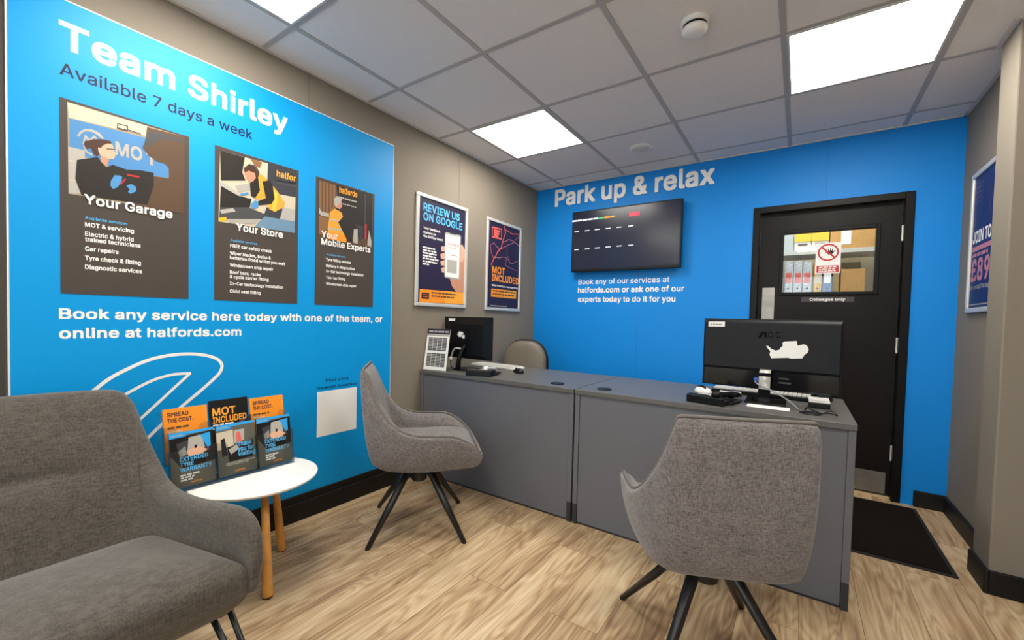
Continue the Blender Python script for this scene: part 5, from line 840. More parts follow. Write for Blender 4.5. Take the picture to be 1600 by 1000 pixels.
def make_chair(label, loc, face, group, leg_ang):
    """face: direction the seat looks at, in degrees from +x; local +y is forward"""
    t = thing('visitor_chair', label, 'chair', (loc[0], loc[1], 0), math.radians(face-90), group)
    rim, bot, seat = (catmull(ring_ctrl(h), NS, True) for h in (RIM, BOT, SEAT))
    bm = B(); rings = []
    def add(pts): rings.append([bm.verts.new(p) for p in pts])
    ctr = Vector((0, .03, .345))
    add([ctr.lerp(p, .5) + Vector((0, 0, -.004)) for p in bot]); add(bot)
    for s in (.12, .3, .5, .7, .88):
        row = []
        for p, q in zip(bot, rim):
            d = Vector((q.x, q.y-.02, 0)).normalized(); row.append(p.lerp(q, s) + d*(.020*math.sin(PI*s**.7)))
        add(row)
    add(rim)
    out_in = []
    for p in rim:
        back = max(0, min(1, (p.z-.55)/.2)); d = Vector((p.x, p.y+.02, 0)).normalized()
        out_in.append(p - d*.022 + Vector((0, 0, .004)))
    add(out_in)
    for a, b in zip(rings, rings[1:]): bridge(bm, a, b)
    bm.faces.new(rings[0])
    obj('shell', bm, M['tweed'], t, smooth=True, sub=1)
    # inner padding: from the rim down to the seat
    bm = B(); rings.clear()
    inner0 = [p - Vector((p.x, p.y+.02, 0)).normalized()*.012 + Vector((0, 0, .002)) for p in rim]
    inner1 = [p - Vector((p.x, p.y+.02, 0)).normalized()*.040 + Vector((0, 0, .002)) for p in rim]
    add(inner0); add(inner1)
    for s in (.25, .5, .75, .93): add([p.lerp(q, s) - Vector((p.x, p.y, 0)).normalized()*(.012*math.sin(PI*s)) for p, q in zip(inner1, seat)])
    c0 = Vector((0, .05, .485))
    for s in (.0, .12, .4, .7): add([q.lerp(c0, s) + Vector((0, 0, .010 if s > .1 else 0)) for q in seat])
    for a, b in zip(rings, rings[1:]): bridge(bm, a, b)
    bm.faces.new(rings[-1])
    obj('seat_padding', bm, M['tweedin'], t, smooth=True, sub=1)
    bm = B(); loop = [p - Vector((p.x, p.y+.02, 0)).normalized()*.016 + Vector((0, 0, .006)) for p in rim]
    tube(bm, loop+loop[:1], .0055, 6, caps=False); obj('piping', bm, M['pipe'], t, smooth=True)
    bm = B(); lathe(bm, [(0, .240), (.036, .240), (.040, .246), (.040, .325), (.06, .335), (.06, .345), (0, .345)], 24); obj('swivel_hub', bm, M['metal'], t, bevel=.002)
    for k in range(4):
        a = math.radians(leg_ang+90*k-(face-90)); dx, dy = math.cos(a), math.sin(a); nx, ny = -dy, dx
        bm = B(); rg = []
        for r, z, w, h in ((.03, .333, .020, .016), (.07, .322, .022, .018), (.19, .165, .018, .016), (.322, .0045, .0125, .012)):
            tx, tz = .85, -1.0; tl = math.hypot(tx, tz); ux, uz = 1.0/tl, .85/tl
            ring = []
            for k2 in range(10):
                an = 2*PI*k2/10; sx = w*math.cos(an); sn = h*math.sin(an)
                ring.append(bm.verts.new((dx*(r+ux*sn)+nx*sx, dy*(r+ux*sn)+ny*sx, max(.0005, z+uz*sn))))
            rg.append(ring)
        for p, q in zip(rg, rg[1:]): bridge(bm, p, q)
        bm.faces.new(rg[0]); bm.faces.new(rg[-1])
        lg = obj('leg', bm, M['metal'], t, smooth=True)
        bm = B(); lathe(bm, [(0, .0), (.011, .0), (.012, .004), (.010, .012), (0, .012)], 14, (dx*.322, dy*.322, 0)); obj('glide', bm, M['rubber'], lg)
    return t
make_chair('grey tweed swivel chair seen in profile beside the blue panel', (.545, -2.04), 47, 'grey swivel chairs at the desk', 0)
make_chair('grey tweed swivel chair seen from behind before the larger monitor', (1.958, -2.06), 116, 'grey swivel chairs at the desk', 75)
# ------------------------------------------------------------------ sofa
SFX, SFY, HW = .55, -3.78, .74
sofa = thing('sofa', 'dark grey fabric sofa with sloping arm cropped at lower left', 'sofa', (SFX, SFY, 0))
def make_sofa():
    yr = lambda y: y - SFY
    # (bottom), (top), thickness along the right half: back centre -> arm front (room x, y, z)
    half = [((.40, SFY, .24), (.135, SFY, .825), .13), ((.40, -3.55, .24), (.135, -3.55, .825), .13), ((.40, -3.36, .24), (.14, -3.34, .824), .125), ((.405, -3.255, .24), (.155, -3.235, .823), .11), ((.43, -3.185, .24), (.178, -3.168, .818), .09), ((.455, -3.160, .24), (.205, -3.140, .785), .08),
            ((.475, -3.148, .24), (.23, -3.128, .735), .077), ((.50, -3.134, .24), (.278, -3.118, .645), .075), ((.54, -3.122, .245), (.37, -3.108, .550), .071), ((.60, -3.112, .25), (.48, -3.098, .514), .066), ((.69, -3.098, .26), (.66, -3.082, .520), .057), ((.79, -3.086, .28), (.81, -3.068, .541), .049), ((.87, -3.076, .30), (.918, -3.058, .549), .041), ((.94, -3.070, .32), (.972, -3.056, .515), .036), ((.975, -3.070, .338), (.992, -3.060, .46), .032)]
    bl = [Vector(h[0]) for h in half]; tl = [Vector(h[1]) for h in half]; th = [Vector((h[2], 0, 0)) for h in half]
    n = 34
    b, t, k = catmull(bl, n), catmull(tl, n), [v.x for v in catmull(th, n)]
    mir = lambda v: Vector((v.x, 2*SFY-v.y, v.z))
    b = [mir(v) for v in reversed(b[1:])]+b; t = [mir(v) for v in reversed(t[1:])]+t; k = list(reversed(k[1:]))+k
    m = len(b); bm = B(); rings = []
    for i in range(m):
        tan = (b[min(i+1, m-1)]+t[min(i+1, m-1)]-b[max(i-1, 0)]-t[max(i-1, 0)]).normalized()
        ax = (t[i]-b[i]); nr = tan.cross(ax).normalized()      # +nr / -nr : inside is +x side for the back
        nr = -nr if nr.dot(Vector((SFX+.15, SFY, .4))-(b[i]+t[i])/2) < 0 else nr
        T = k[i]*.5; ring = []; L = ax.length
        wback = max(0.0, min(1.0, (-3.19-(b[i].y if b[i].y > SFY else 2*SFY-b[i].y))/.22))   # 1 on the back, 0 on the arms
        for f in (0, .18, .4, .62, .82, .93): ring.append(b[i]+ax*f - nr*T*(1 if f < .9 else .86))
        ring.append(b[i]+ax*(1.0) - nr*T*.45); ring.append(b[i]+ax*(1.0) + nr*T*.45)
        for f in (.93, .86, .74, .66, .62, .585, .55, .515, .46, .36, .24, .12, 0):
            zz = f; g = 0
            if wback > 0:
                g += wback*(-.020*math.exp(-((f-.55)/.022)**2) + .020*math.exp(-((f-.40)/.14)**2) + .012*math.exp(-((f-.72)/.1)**2))
            ring.append(b[i]+ax*f + nr*(T*(1 if f < .9 else .86)+g))
        rings.append([bm.verts.new(p) for p in ring])
    for p, q in zip(rings, rings[1:]): bridge(bm, p, q)
    for rg, sg in ((rings[0], rings[1]), (rings[-1], rings[-2])):
        c = sum((v.co for v in rg), Vector())/len(rg); out = (c-sum((v.co for v in sg), Vector())/len(sg)).normalized()
        r1 = [bm.verts.new(c+(v.co-c)*.82+out*.014) for v in rg]; bridge(bm, rg, r1)
        r2 = [bm.verts.new(c+(v.co-c)*.4+out*.019) for v in rg]; bridge(bm, r1, r2); bm.faces.new(r2)
    obj('back_and_arms', bm, M['sofa'], sofa, world=True, smooth=True, sub=1)
    # seat cushion: rounded slab, crowned
    bm = B(); x0, x1, y0, y1 = .40, .990, 0, -3.066
    y0 = 2*SFY-y1
    def ringp(ins, z, r): return [bm.verts.new((x, y, z)) for x, y in rrect(x0+ins, x1-ins, y0+ins, y1-ins, r, 7)]
    prof = [(.05, .247, .03), (.012, .255, .035), (.002, .275, .035), (0, .305, .04), (.0, .335, .04), (.004, .362, .042), (.013, .387, .045), (.028, .407, .05), (.050, .422, .05), (.080, .432, .05), (.115, .438, .05)]
    rg = [ringp(*p) for p in prof]
    # front underside lifts a little
    for ring in rg:
        for v in ring:
            if v.co.x > .9: v.co.z += (.03+.04*max(0, (abs(v.co.y-SFY)-.45)/.26))*(v.co.x-.9)/.09*max(0, (.44-v.co.z)/.19)
    cc = Vector(((x0+x1)/2, SFY, 0)); last = [v.co.copy() for v in rg[-1]]
    for s_, z in ((.85, .443), (.65, .448), (.4, .451), (.15, .452)): rg.append([bm.verts.new((cc.x+(p.x-cc.x)*s_, cc.y+(p.y-cc.y)*(1-(1-s_)*.45), z)) for p in last])
    for p, q in zip(rg, rg[1:]): bridge(bm, p, q)
    bm.faces.new(rg[0]); bm.faces.new(rg[-1])
    for v in bm.verts: v.co.z += .14*(v.co.x-.83); v.co.y -= .05*(.99-v.co.x)*(1 if v.co.y > SFY else -1)
    obj('seat_cushion', bm, M['sofa'], sofa, world=True, smooth=True)
    for sy in (1, -1):
        for x, dx in ((.87, .115), (.50, -.10)):
            bm = B()
            tube(bm, [(x, SFY+sy*.685, .30 if dx > 0 else .25), (x+dx*.98, SFY+sy*.742, .014), (x+dx, SFY+sy*.740, .009), (x+dx, SFY+sy*.722, .009), (x+dx*.98, SFY+sy*.718, .014), (x, SFY+sy*.640, .30 if dx > 0 else .25)], .008, 10)
            obj('leg', bm, M['metal'], sofa, world=True, smooth=True)
make_sofa()
# ------------------------------------------------------------------ side table
TC, TZ = (.345, -2.772), .43
t = thing('side_table', 'small round white side table on oak legs beside the sofa', 'table', (TC[0], TC[1], 0))
bm = B(); lathe(bm, [(0, TZ-.018), (.215, TZ-.018), (.231, TZ-.012), (.236, TZ-.004), (.234, TZ), (0, TZ)], 64); obj('table_top', bm, M['white'], t, smooth=False, bevel=.001)
for fx, fy in ((.235, -2.605), (.522, -2.806), (.20, -2.955)):
    tx, ty = TC[0]-.02+(fx-.32)*.58, TC[1]+(fy+2.787)*.58
    bm = B(); P0, P1 = Vector((tx-TC[0], ty-TC[1], TZ-.0185)), Vector((fx-TC[0], fy-TC[1], .002))
    tube(bm, [P0, P0.lerp(P1, .4), P0.lerp(P1, .75), P0.lerp(P1, .98), P1], [.013, .0155, .0185, .0195, .017], 14)
    for v in bm.verts: v.co.z = max(.001, min(TZ-.0182, v.co.z))
    lg = obj('leg', bm, M['oak'], t, smooth=True)
    bm = B(); lathe(bm, [(0, 0), (.018, 0), (.019, .004), (0, .004)], 14, (fx-TC[0], fy-TC[1], 0)); obj('floor_pad', bm, M['rubber'], lg)
# ------------------------------------------------------------------ leaflet holder
HX, HY0, PW = .318, -3.052, .1530
hold = thing('leaflet_holder', 'clear acrylic leaflet holder with six pockets on round white table', 'holder', (.24, HY0+1.5*PW, TZ))
LEAN = math.radians(9)
def tilt_plane(x, z):      # a sheet that leans back towards the wall, facing +x
    v = Vector((-math.sin(LEAN), 0, math.cos(LEAN))); return Plane((x, 0, z), (0, 1, 0), (math.cos(LEAN), 0, math.sin(LEAN)), v)
def slab(bm, pl, a0, a1, b0, b1, d0, d1):
    vs = [bm.verts.new(pl.P(a, b, d)) for d in (d0, d1) for a, b in ((a0, b0), (a1, b0), (a1, b1), (a0, b1))]
    bm.faces.new(vs[:4]); bm.faces.new(vs[4:]); bridge(bm, vs[:4], vs[4:])
base = TZ+.001
PFt = tilt_plane(HX, base+.004); PBk = tilt_plane(HX-.062, base+.085)
# bottom tray, back plate, dividers
bm = B(); slab(bm, Plane((0, 0, base), (0, 1, 0), (0, 0, 1), (-1, 0, 0)), HY0, HY0+3*PW, -HX, -(HX-.11), 0, .003); obj('base_tray', bm, M['clear'], hold, world=True)
bm = B(); slab(bm, PFt, HY0, HY0+3*PW, .022, .30, -.115, -.112); obj('back_plate', bm, M['clear'], hold, world=True)
for k in range(3):
    y0 = HY0+k*PW
    for pl, h in ((PFt, .150), (PBk, .150)):
        bm = B(); pts = [(y0+.002, 0), (y0+PW-.002, 0), (y0+PW-.002, h), (y0+PW-.030, h), (y0+PW-.038, h-.012), (y0+PW-.038, .075), (y0+PW-.05, .062), (y0+.05, .062), (y0+.038, .075), (y0+.038, h-.012), (y0+.030, h), (y0+.002, h)]
        f = [bm.verts.new(pl.P(a, b, 0)) for a, b in pts]; g = [bm.verts.new(pl.P(a, b, .0025)) for a, b in pts]
        for tri in tessellate_polygon([[Vector((a, b, 0)) for a, b in pts]]):
            bm.faces.new([f[i] for i in tri]); bm.faces.new([g[i] for i in tri])
        bridge(bm, f, g); obj('pocket_front', bm, M['clear'], hold, world=True)
        bm = B(); slab(bm, pl, y0+.001, y0+.0028, .007, h, -.030, 0); slab(bm, pl, y0+PW-.0028, y0+PW-.001, .007, h, -.030, 0); slab(bm, pl, y0+.003, y0+PW-.003, .007, .010, -.030, 0); obj('pocket_side', bm, M['clear'], hold, world=True)
def leaflet(k, front, label, kind, bg):
    pl0 = PFt if front else PBk; y0 = HY0+k*PW+.0045; y1 = y0+PW-.009; hgt = .218 if kind == 'mot' else .206; b0 = .0108
    d = -.009
    t = thing('leaflet', label, 'leaflet', pl0.P((y0+y1)/2, b0, d-.006), 0, 'leaflets in the holder')
    bm = B(); slab(bm, pl0, y0, y1, b0, b0+hgt, d-.012, d); paper = obj('sheets', bm, ink(bg), t, world=True)
    pl = Plane(pl0.P(0, 0, d), pl0.u, pl0.n, pl0.v); w = y1-y0; top = b0+hgt
    X = lambda f: y0+w*f
    Y = lambda f: b0+hgt*(1-f)                    # f measured down from the top edge
    def lines(name, col, rows, dd=.0004):
        bm = B()
        for s, f0, f1, fy, cap, bo in rows: text(bm, pl, s, X(f0), X(f1), Y(fy), cap*hgt, dd, bo)
        obj(name, bm, ink(col), t, world=True)
    def pic(name, layers):
        bm = B(); names = []
        for q, (c, pts) in enumerate(layers):
            if c not in names: names.append(c)
            poly(bm, pl, [(X(a), Y(b)) for a, b in pts], .0002+.0001*q, names.index(c))
        obj(name, bm, [ink(c) for c in names], t, world=True)
    if kind == 'cost':
        lines('heading', 'plum', [('SPREAD', .08, .56, .145, .075, .03), ('THE COST.', .08, .66, .255, .075, .03)])
        bm = B(); greek(bm, pl, X(.08), X(.55), Y(.37), .007, .0004, 0, k); obj('caption', bm, ink('brown'), t, world=True)
        bm = B(); greek(bm, pl, X(.08), X(.4), Y(.44), .007, .0004, 0, k+3); greek(bm, pl, X(.08), X(.8), Y(.50), .006, .0004, 0, k+5); obj('small_print', bm, ink('cream'), t, world=True)
    elif kind == 'mot':
        lines('heading', 'amber', [('MOT', .06, .66, .29, .14, .045), ('INCLUDED', .06, .95, .43, .115, .045)])
        bm = B(); greek(bm, pl, X(.06), X(.65), Y(.49), .008, .0004, 0, 2); greek(bm, pl, X(.06), X(.5), Y(.55), .008, .0004, 0, 4); obj('small_print', bm, ink('white'), t, world=True)
        pic('lightning', [('purple', [(.68, .50), (.85, .42), (.97, .56), (.86, .45), (.74, .56)])])
    else:
        pic('blue_band', [('sky', [(0, 0), (1, 0), (1, .045), (.38, .055), (.36, .095), (0, .10)]), ('lgrey', [(.05, .045), (.3, .042), (.3, .06), (.05, .063)])])
        if kind == 'tyre':
            pic('picture', [('black', [(0, .10), (1, .05), (1, .62), (.25, .66), (0, .40)]), ('slate', [(.15, .2), (.9, .1), (.9, .42), (.2, .5)]), ('lgrey', [(.42, .12), (.72, .1), (.78, .35), (.5, .42), (.38, .38)]), ('skinl', [(.36, .36), (.6, .3), (.85, .4), (.7, .46), (.4, .46)]), ('sky', [(.68, .1), (.92, .08), (.92, .34), (.84, .36)]), ('grey', [(.18, .35), (.34, .26), (.36, .42), (.22, .46)]), ('black', [(.54, .28), (.6, .27), (.6, .33), (.54, .34)])])
            lines('heading', 'cyan', [('EXTENDED', .2, .84, .535, .072, .04), ('TYRE', .2, .5, .63, .072, .04), ('WARRANTY', .2, .92, .725, .072, .04)], .0012)
            bm = B()
            for q in range(3): greek(bm, pl, X(.2), X(.62 if q == 0 else .5), Y(.80+.045*q), .006, .0004, 0, q)
            obj('small_print', bm, ink('white'), t, world=True)
        else:
            pic('picture', [('cream', [(0, .14), (.42, .12), (.42, .45), (0, .48)]), ('black', [(.1, .28), (.2, .26), (.26, .6), (.12, .62)]), ('lgrey', [(.44, .14), (.72, .14), (.7, .36), (.44, .4)]), ('coral', [(.5, .2), (.6, .18), (.64, .38), (.5, .4)]), ('black', [(.25, .45), (.95, .38), (.92, .72), (.28, .74)]), ('silverg', [(.28, .5), (.5, .42), (.56, .52), (.34, .6)])])
            lines('heading', 'cyan', [('Thank', .52, .9, .47, .085, .03), ('you for', .52, .95, .57, .085, .03), ('visiting', .52, .98, .67, .085, .03)], .0012)
            bm = B(); greek(bm, pl, X(.2), X(.95), Y(.78), .005, .0004, 0, 1); greek(bm, pl, X(.2), X(.8), Y(.81), .004, .0004, 0, 2); obj('small_print', bm, ink('lgrey'), t, world=True)
        lines('footer_word', 'orange', [('halfords', .42, .68, .95, .035, .03)])
leaflet(0, False, 'orange SPREAD THE COST leaflet nearest sofa in the back row', 'cost', 'orange')
leaflet(1, False, 'black MOT INCLUDED leaflet in the middle of the back row', 'mot', 'black')
leaflet(2, False, 'orange SPREAD THE COST leaflet farthest from the sofa in back row', 'cost', 'orange')
leaflet(0, True, 'dark EXTENDED TYRE WARRANTY leaflet nearest sofa in the front row', 'tyre', 'leaf')
leaflet(1, True, 'dark Thank you for visiting leaflet in the middle of front row', 'thank', 'leaf')
leaflet(2, True, 'dark EXTENDED TYRE WARRANTY leaflet farthest from sofa in front row', 'tyre', 'leaf')
# ------------------------------------------------------------------ door mat
t = thing('door_mat', 'black rubber edged mat on the floor before the black door', 'mat', (2.60, -.50, 0))
bm = B(); box(bm, -.185, .195, -.425, .405, .0065, .011); obj('pile', bm, M['mat'], t)
obj('rubber_edge', boxm(-.205, .215, -.445, .425, .0, .006), M['rubber'], t, bevel=.002)
# ------------------------------------------------------------------ desk items
def tilted(bm, origin, rx):
    bm.transform(Matrix.Translation(Vector(origin)) @ Matrix.Rotation(rx, 4, 'X') @ Matrix.Translation(-Vector(origin)))
def keyboard(label, x, y, rot, keym, bodym, w=.44):
    t = thing('keyboard', label, 'keyboard', (x, y, DT), rot)
    obj('tray', boxm(-w/2, w/2, -.07, .07, .001, .018), bodym, t, bevel=.004)
    bm = B(); n = int(w/.0195)
    for r in range(5):
        for k in range(n): box(bm, -w/2+.008+k*.0192, -w/2+.008+k*.0192+.0165, -.06+r*.0235, -.06+r*.0235+.019, .018, .0245)
    obj('keys', bm, keym, t)
def desk_phone(label, x, y, rot, top):
    t = thing('desk_phone', label, 'telephone', (x, y, DT), rot); t.scale = (1, 1, .7)
    bm = B(); pr = [(-.10, .001), (.10, .001), (.10, .052), (.085, .056), (-.10, .018)]
    a = [bm.verts.new((-.085, p, q)) for p, q in pr]; b = [bm.verts.new((.085, p, q)) for p, q in pr]; bm.faces.new(a); bm.faces.new(b); bridge(bm, a, b)
    obj('body', bm, M['pblk'], t, bevel=.004)
    bm = B(); sl = math.atan2(.038, .185)
    for r in range(4):
        for c in range(3): box(bm, .012+c*.022, .028+c*.022, -.085+r*.022, -.069+r*.022, 0, .006)
    bm.transform(Matrix.Translation((0, -.1+.1, .039)) @ Matrix.Rotation(sl, 4, 'X')); obj('keypad', bm, M['offwhite'], t)
    bm = B(); box(bm, .005, .08, .03, .075, 0, .004); bm.transform(Matrix.Translation((0, 0, .0385)) @ Matrix.Rotation(sl, 4, 'X')); obj('display', bm, M['screen'], t)
    bm = B(); pts = [(-.048, -.10, .032), (-.048, -.085, .048), (-.048, -.03, .056), (-.048, .04, .068), (-.048, .085, .075), (-.048, .10, .062)]
    tube(bm, pts, [.018, .022, .015, .015, .022, .018], 12); obj('handset', bm, top, t, smooth=True)
    bm = B(); pts = [(-.095-.010*math.cos(i*.9), -.08+.0022*i, .014+.008*math.sin(i*.9)) for i in range(60)]
    tube(bm, pts, .0022, 6); obj('coiled_cord', bm, M['pblk'], t, smooth=True)
def mouse(label, x, y, rot, m):
    t = thing('computer_mouse', label, 'mouse', (x, y, DT), rot)
    bm = B(); lathe(bm, [(0, .001), (.028, .001), (.031, .008), (.028, .02), (.018, .030), (0, .034)], 24); 
    for v in bm.verts: v.co.y *= 1.75
    obj('body', bm, m, t, smooth=True, sub=1)
    bm = B(); tube(bm, [(0, .02, .031), (0, .035, .027)], .0045, 10); obj('scroll_wheel', bm, M['rubber'], t)
# --- right monitor
mn = thing('monitor', 'wide black monitor seen from behind with torn white sticker on its back', 'monitor', (2.065, -1.23, DT))
x0, x1, z0, z1, zm = 1.778-2.065, 2.352-2.065, .062, .402, .155
obj('screen_panel', boxm(x0, x1, .004, .016, z0, z1), M['pblk'], mn, bevel=.003)
bm = B(); v = [(x0+.002, .004, zm), (x1-.002, .004, zm), (x1-.002, .004, z1-.003), (x0+.002, .004, z1-.003)]; w = [(x0+.008, -.022, zm+.004), (x1-.008, -.022, zm+.004), (x1-.008, -.010, z1-.018), (x0+.008, -.010, z1-.018)]
v = [bm.verts.new(p) for p in v]; w = [bm.verts.new(p) for p in w]; bm.faces.new(v); bm.faces.new(w); bridge(bm, v, w)
obj('rear_housing', bm, M['brushed'], mn, bevel=.004)
obj('lower_housing', boxm(x0+.008, x1-.008, -.006, .0035, z0+.004, zm-.001), M['pgloss'], mn, bevel=.003)
bm = B()
for z, w in ((.118, .04), (.098, .05)): box(bm, .05, .05+w, -.0075, -.0065, z, z+.008)
for k in range(6): box(bm, x0+.02, x0+.0235, -.0072, -.0062, .072+k*.012, .075+k*.012)
obj('port_panel', bm, M['dgreyp'] if 'dgreyp' in M else mat('port_grey', '3A3B3E', .5), mn)
bm = B(); v = box(bm, -.028, .022, -.085, -.060, .012, .150); obj('stand_column', bm, M['pgloss'], mn, bevel=.003)
obj('stand_base', boxm(-.085, .085, -.088, .08, .001, .012), M['pgloss'], mn, bevel=.004)
bm = B(); ps = [(-.0865, .073), (-.0865, .128), (-.080, .150), (-.062, .160), (-.03, .163)]
a = [bm.verts.new((-.026, y, z)) for y, z in ps]; b = [bm.verts.new((.020, y, z)) for y, z in ps]; bridge(bm, a, b, False)
o = obj('silver_hinge', bm, M['silver'], mn, smooth=True); sd = o.modifiers.new('thick', 'SOLIDIFY'); sd.thickness = .003
MP = Plane((2.065, -1.23-.0225, DT), (1, 0, 0), (0, -1, -.05), (0, .05, 1)); c4m = crop(1060, 480, .2)
# the rear face slopes slightly, so prints sit on that slope
rs = math.atan2(.012, (z1-.018)-(zm+.004)); 
MP = Plane((2.065, -1.23-.022, DT+zm+.004), (1, 0, 0), (0, -math.cos(rs), -math.sin(rs)), (0, math.sin(rs)*1, math.cos(rs)))
MP = Plane(MP.o, MP.u, MP.u.cross(MP.v)*1, MP.v)
bm = B(); cm = lambda X, Y: MP.px(c4m(X, Y))
poly(bm, MP, [cm(620, 240), cm(645, 240), cm(668, 196), cm(645, 196)], .0008); poly(bm, MP, [cm(645, 196), cm(668, 193), cm(690, 193), cm(690, 206), cm(660, 208)], .0009); poly(bm, MP, [cm(672, 206), cm(690, 206), cm(690, 240), cm(672, 240)], .0008)
for X0, X1 in ((699, 744), (757, 803)):
    a0, b0 = cm(X0+6, 235); a1, b1 = cm(X1-6, 199)
    pts = rrect(a0, a1, b0, b1, .004, 3)
    if X0 > 750: pts = [(a1+.002, b1)]+[p for p in pts if p[0] < a1-.003]+[(a1+.002, b0)]
    stroke(bm, MP, pts, .0042, .0008, 0, X0 < 750)
obj('maker_letters', bm, mat('matt_black_letters', '020203', .7, spec=.1), mn, world=True)
bm = B(); torn = [(685, 300), (705, 305), (725, 325), (760, 340), (790, 332), (800, 312), (815, 305), (812, 280), (830, 268), (925, 264), (930, 300), (950, 296), (985, 290), (1008, 305), (1018, 330), (1010, 355), (985, 372), (968, 400), (880, 402), (860, 395), (725, 398), (712, 370), (718, 345), (700, 325)]
poly(bm, MP, [MP.px(c4m(*q)) for q in torn], .0008, 0); obj('torn_sticker', bm, ink('white'), mn, world=True)
bm = B(); poly(bm, MP, [MP.px(c4m(*q)) for q in ((236, 112), (364, 112), (362, 152), (235, 150))], .0012, 0)
l, r = MP.px(c4m(250, 135)), MP.px(c4m(350, 135)); obj('white_label', bm, ink('white'), mn, world=True)
bm = B(); greek(bm, MP, l[0], r[0], l[1], .005, .0016, 0, 1); obj('label_print', bm, ink('grey'), mn, world=True)
# its video cable with the blue plug
t = thing('video_cable', 'grey video cable with blue plug hanging behind the wide monitor', 'cable', (2.09, -1.28, DT))
bm = B(); box(bm, -.075, -.035, .005, .030, .100, .120); obj('blue_plug', bm, mat('blue_plug', '3F5BC0', .4), t, bevel=.003)
bm = B(); pts = catmull([(-.060, .004, .107), (-.066, -.02, .103), (-.050, -.050, .095), (.0, -.062, .076), (.04, -.064, .055), (.075, -.07, .035), (.095, -.075, .016), (.11, -.08, .0045)], 26)
tube(bm, pts, .0028, 8); obj('lead', bm, mat('grey_cable', '8D8F98', .5), t, smooth=True)
t = thing('power_cable', 'black cable looping through the desk grommet beside wide monitor', 'cable', (2.27, -1.41, DT))
bm = B(); tube(bm, catmull([(-.05, .06, .0045), (-.04, .045, .02), (-.02, .03, .012), (.01, .0, .006)], 20), .003, 8); tube(bm, catmull([(-.04, .0, .004), (-.01, -.03, .006), (.03, -.03, .016), (.06, .0, .006), (.04, .03, .016), (.01, .005, .006)], 26), .0022, 8); obj('lead', bm, M['pblk'], t, smooth=True)
t = thing('cable_bundle', 'tangle of black cables on desk between phone and wide monitor stand', 'cable', (1.915, -1.24, DT))
for q in range(3):
    bm = B(); pts = [(.035*math.cos(i*.6+q)+.012*math.sin(i*1.7+q), .035*math.sin(i*.6+q*1.3), .006+.012*(1+math.sin(i*.8+q*2))) for i in range(16)]
    tube(bm, catmull(pts, 48), .0028, 6); obj('cable_loop', bm, M['pblk'], t, smooth=True)
keyboard('black keyboard with pale keys on desk below the wide monitor', 2.03, -1.0, -.03, M['offwhite'], M['pblk'], .46)
mouse('black mouse at right end of keyboard below the wide monitor', 2.305, -.96, .3, M['pblk'])
desk_phone('black desk phone left of the wide monitor stand', 1.858, -1.395, PI-.22, M['pblk'])
t = thing('computer_mouse', 'white and black mouse on the desk just left of the wide monitor', 'mouse', (1.775, -1.17, DT), .9)
bm = B(); lathe(bm, [(0, .001), (.030, .001), (.033, .008), (.030, .022), (.020, .034), (0, .038)], 24)
for v in bm.verts: v.co.y *= 1.7
obj('body', bm, M['white'], t, smooth=True, sub=1)
bm = B(); tube(bm, [(-.012, -.03, .034), (-.006, .0, .039), (.0, .04, .030)], [.004, .009, .006], 10); obj('button_strip', bm, M['pblk'], t, smooth=True)
t = thing('note_pad', 'small white note pad on desk between phone and wide monitor stand', 'notepad', (1.90, -1.13, DT), .1)
obj('pages', boxm(-.05, .05, -.035, .035, .001, .016), M['white'], t, bevel=.001); obj('cover', boxm(-.05, .05, -.035, .035, .0161, .018), M['offwhite'], t)
solo('paper_slip', boxm(2.00, 2.165, -1.41, -1.328, DT+.0003, DT+.0012), ink('white'), 'white paper slip on the desk in front of the wide monitor stand', 'paper', (2.08, -1.37, DT))
t = thing('card_reader', 'low black box with white top at the right end of desk', 'box', (2.275, -1.17, DT))
obj('body', boxm(-.04, .04, -.065, .065, .001, .024), M['pblk'], t, bevel=.003); obj('lid', boxm(-.04, .04, -.065, .065, .0245, .034), M['white'], t, bevel=.003)
# --- left monitor
mn = thing('monitor', 'smaller black monitor with white label on desk by the left wall', 'monitor', (.262, -1.325, DT), math.radians(-5))
obj('screen_panel', boxm(-.252, .222, .004, .018, .083, .378), M['pblk'], mn, bevel=.003)
bm = B(); v = [bm.verts.new(p) for p in ((-.245, .004, .088), (.215, .004, .088), (.215, .004, .372), (-.245, .004, .372))]; w = [bm.verts.new(p) for p in ((-.17, -.012, .11), (.15, -.012, .11), (.15, -.012, .325), (-.17, -.012, .325))]; bm.faces.new(v); bm.faces.new(w); bridge(bm, v, w)
obj('rear_housing', bm, M['pblk'], mn, bevel=.003)
bm = B(); tube(bm, [(-.04, -.055, .012), (-.035, -.05, .08), (-.015, -.036, .15), (-.01, -.030, .165), (-.005, -.014, .175)], [.019, .017, .015, .014, .012], 12); obj('stand_column', bm, M['pblk'], mn, smooth=True)
bm = B(); lathe(bm, [(0, .001), (.10, .001), (.10, .006), (.085, .012), (0, .013)], 32, (-.04, .03, 0)); obj('stand_base', bm, M['pblk'], mn)
obj('white_label', boxm(-.200, -.135, -.0045, -.0005, .338, .366), ink('white'), mn)
bm = B(); box(bm, -.085, -.05, -.0135, -.0122, .235, .272); box(bm, -.045, -.022, -.0135, -.0122, .225, .250); box(bm, -.095, -.087, -.0135, -.0122, .245, .26); box(bm, -.049, -.036, -.0135, -.0122, .255, .268); obj('torn_sticker', bm, ink('white'), mn)
t = thing('video_cable', 'grey cable with white plug hanging behind the smaller monitor', 'cable', (.205, -1.392, DT))
bm = B(); tube(bm, catmull([(.05, .0, .155), (.02, -.012, .158), (-.005, -.014, .145), (-.02, -.014, .11), (-.028, -.016, .095)], 20), .006, 8); obj('lead', bm, mat('grey_lead', 'A7A7AA', .5), t, smooth=True)
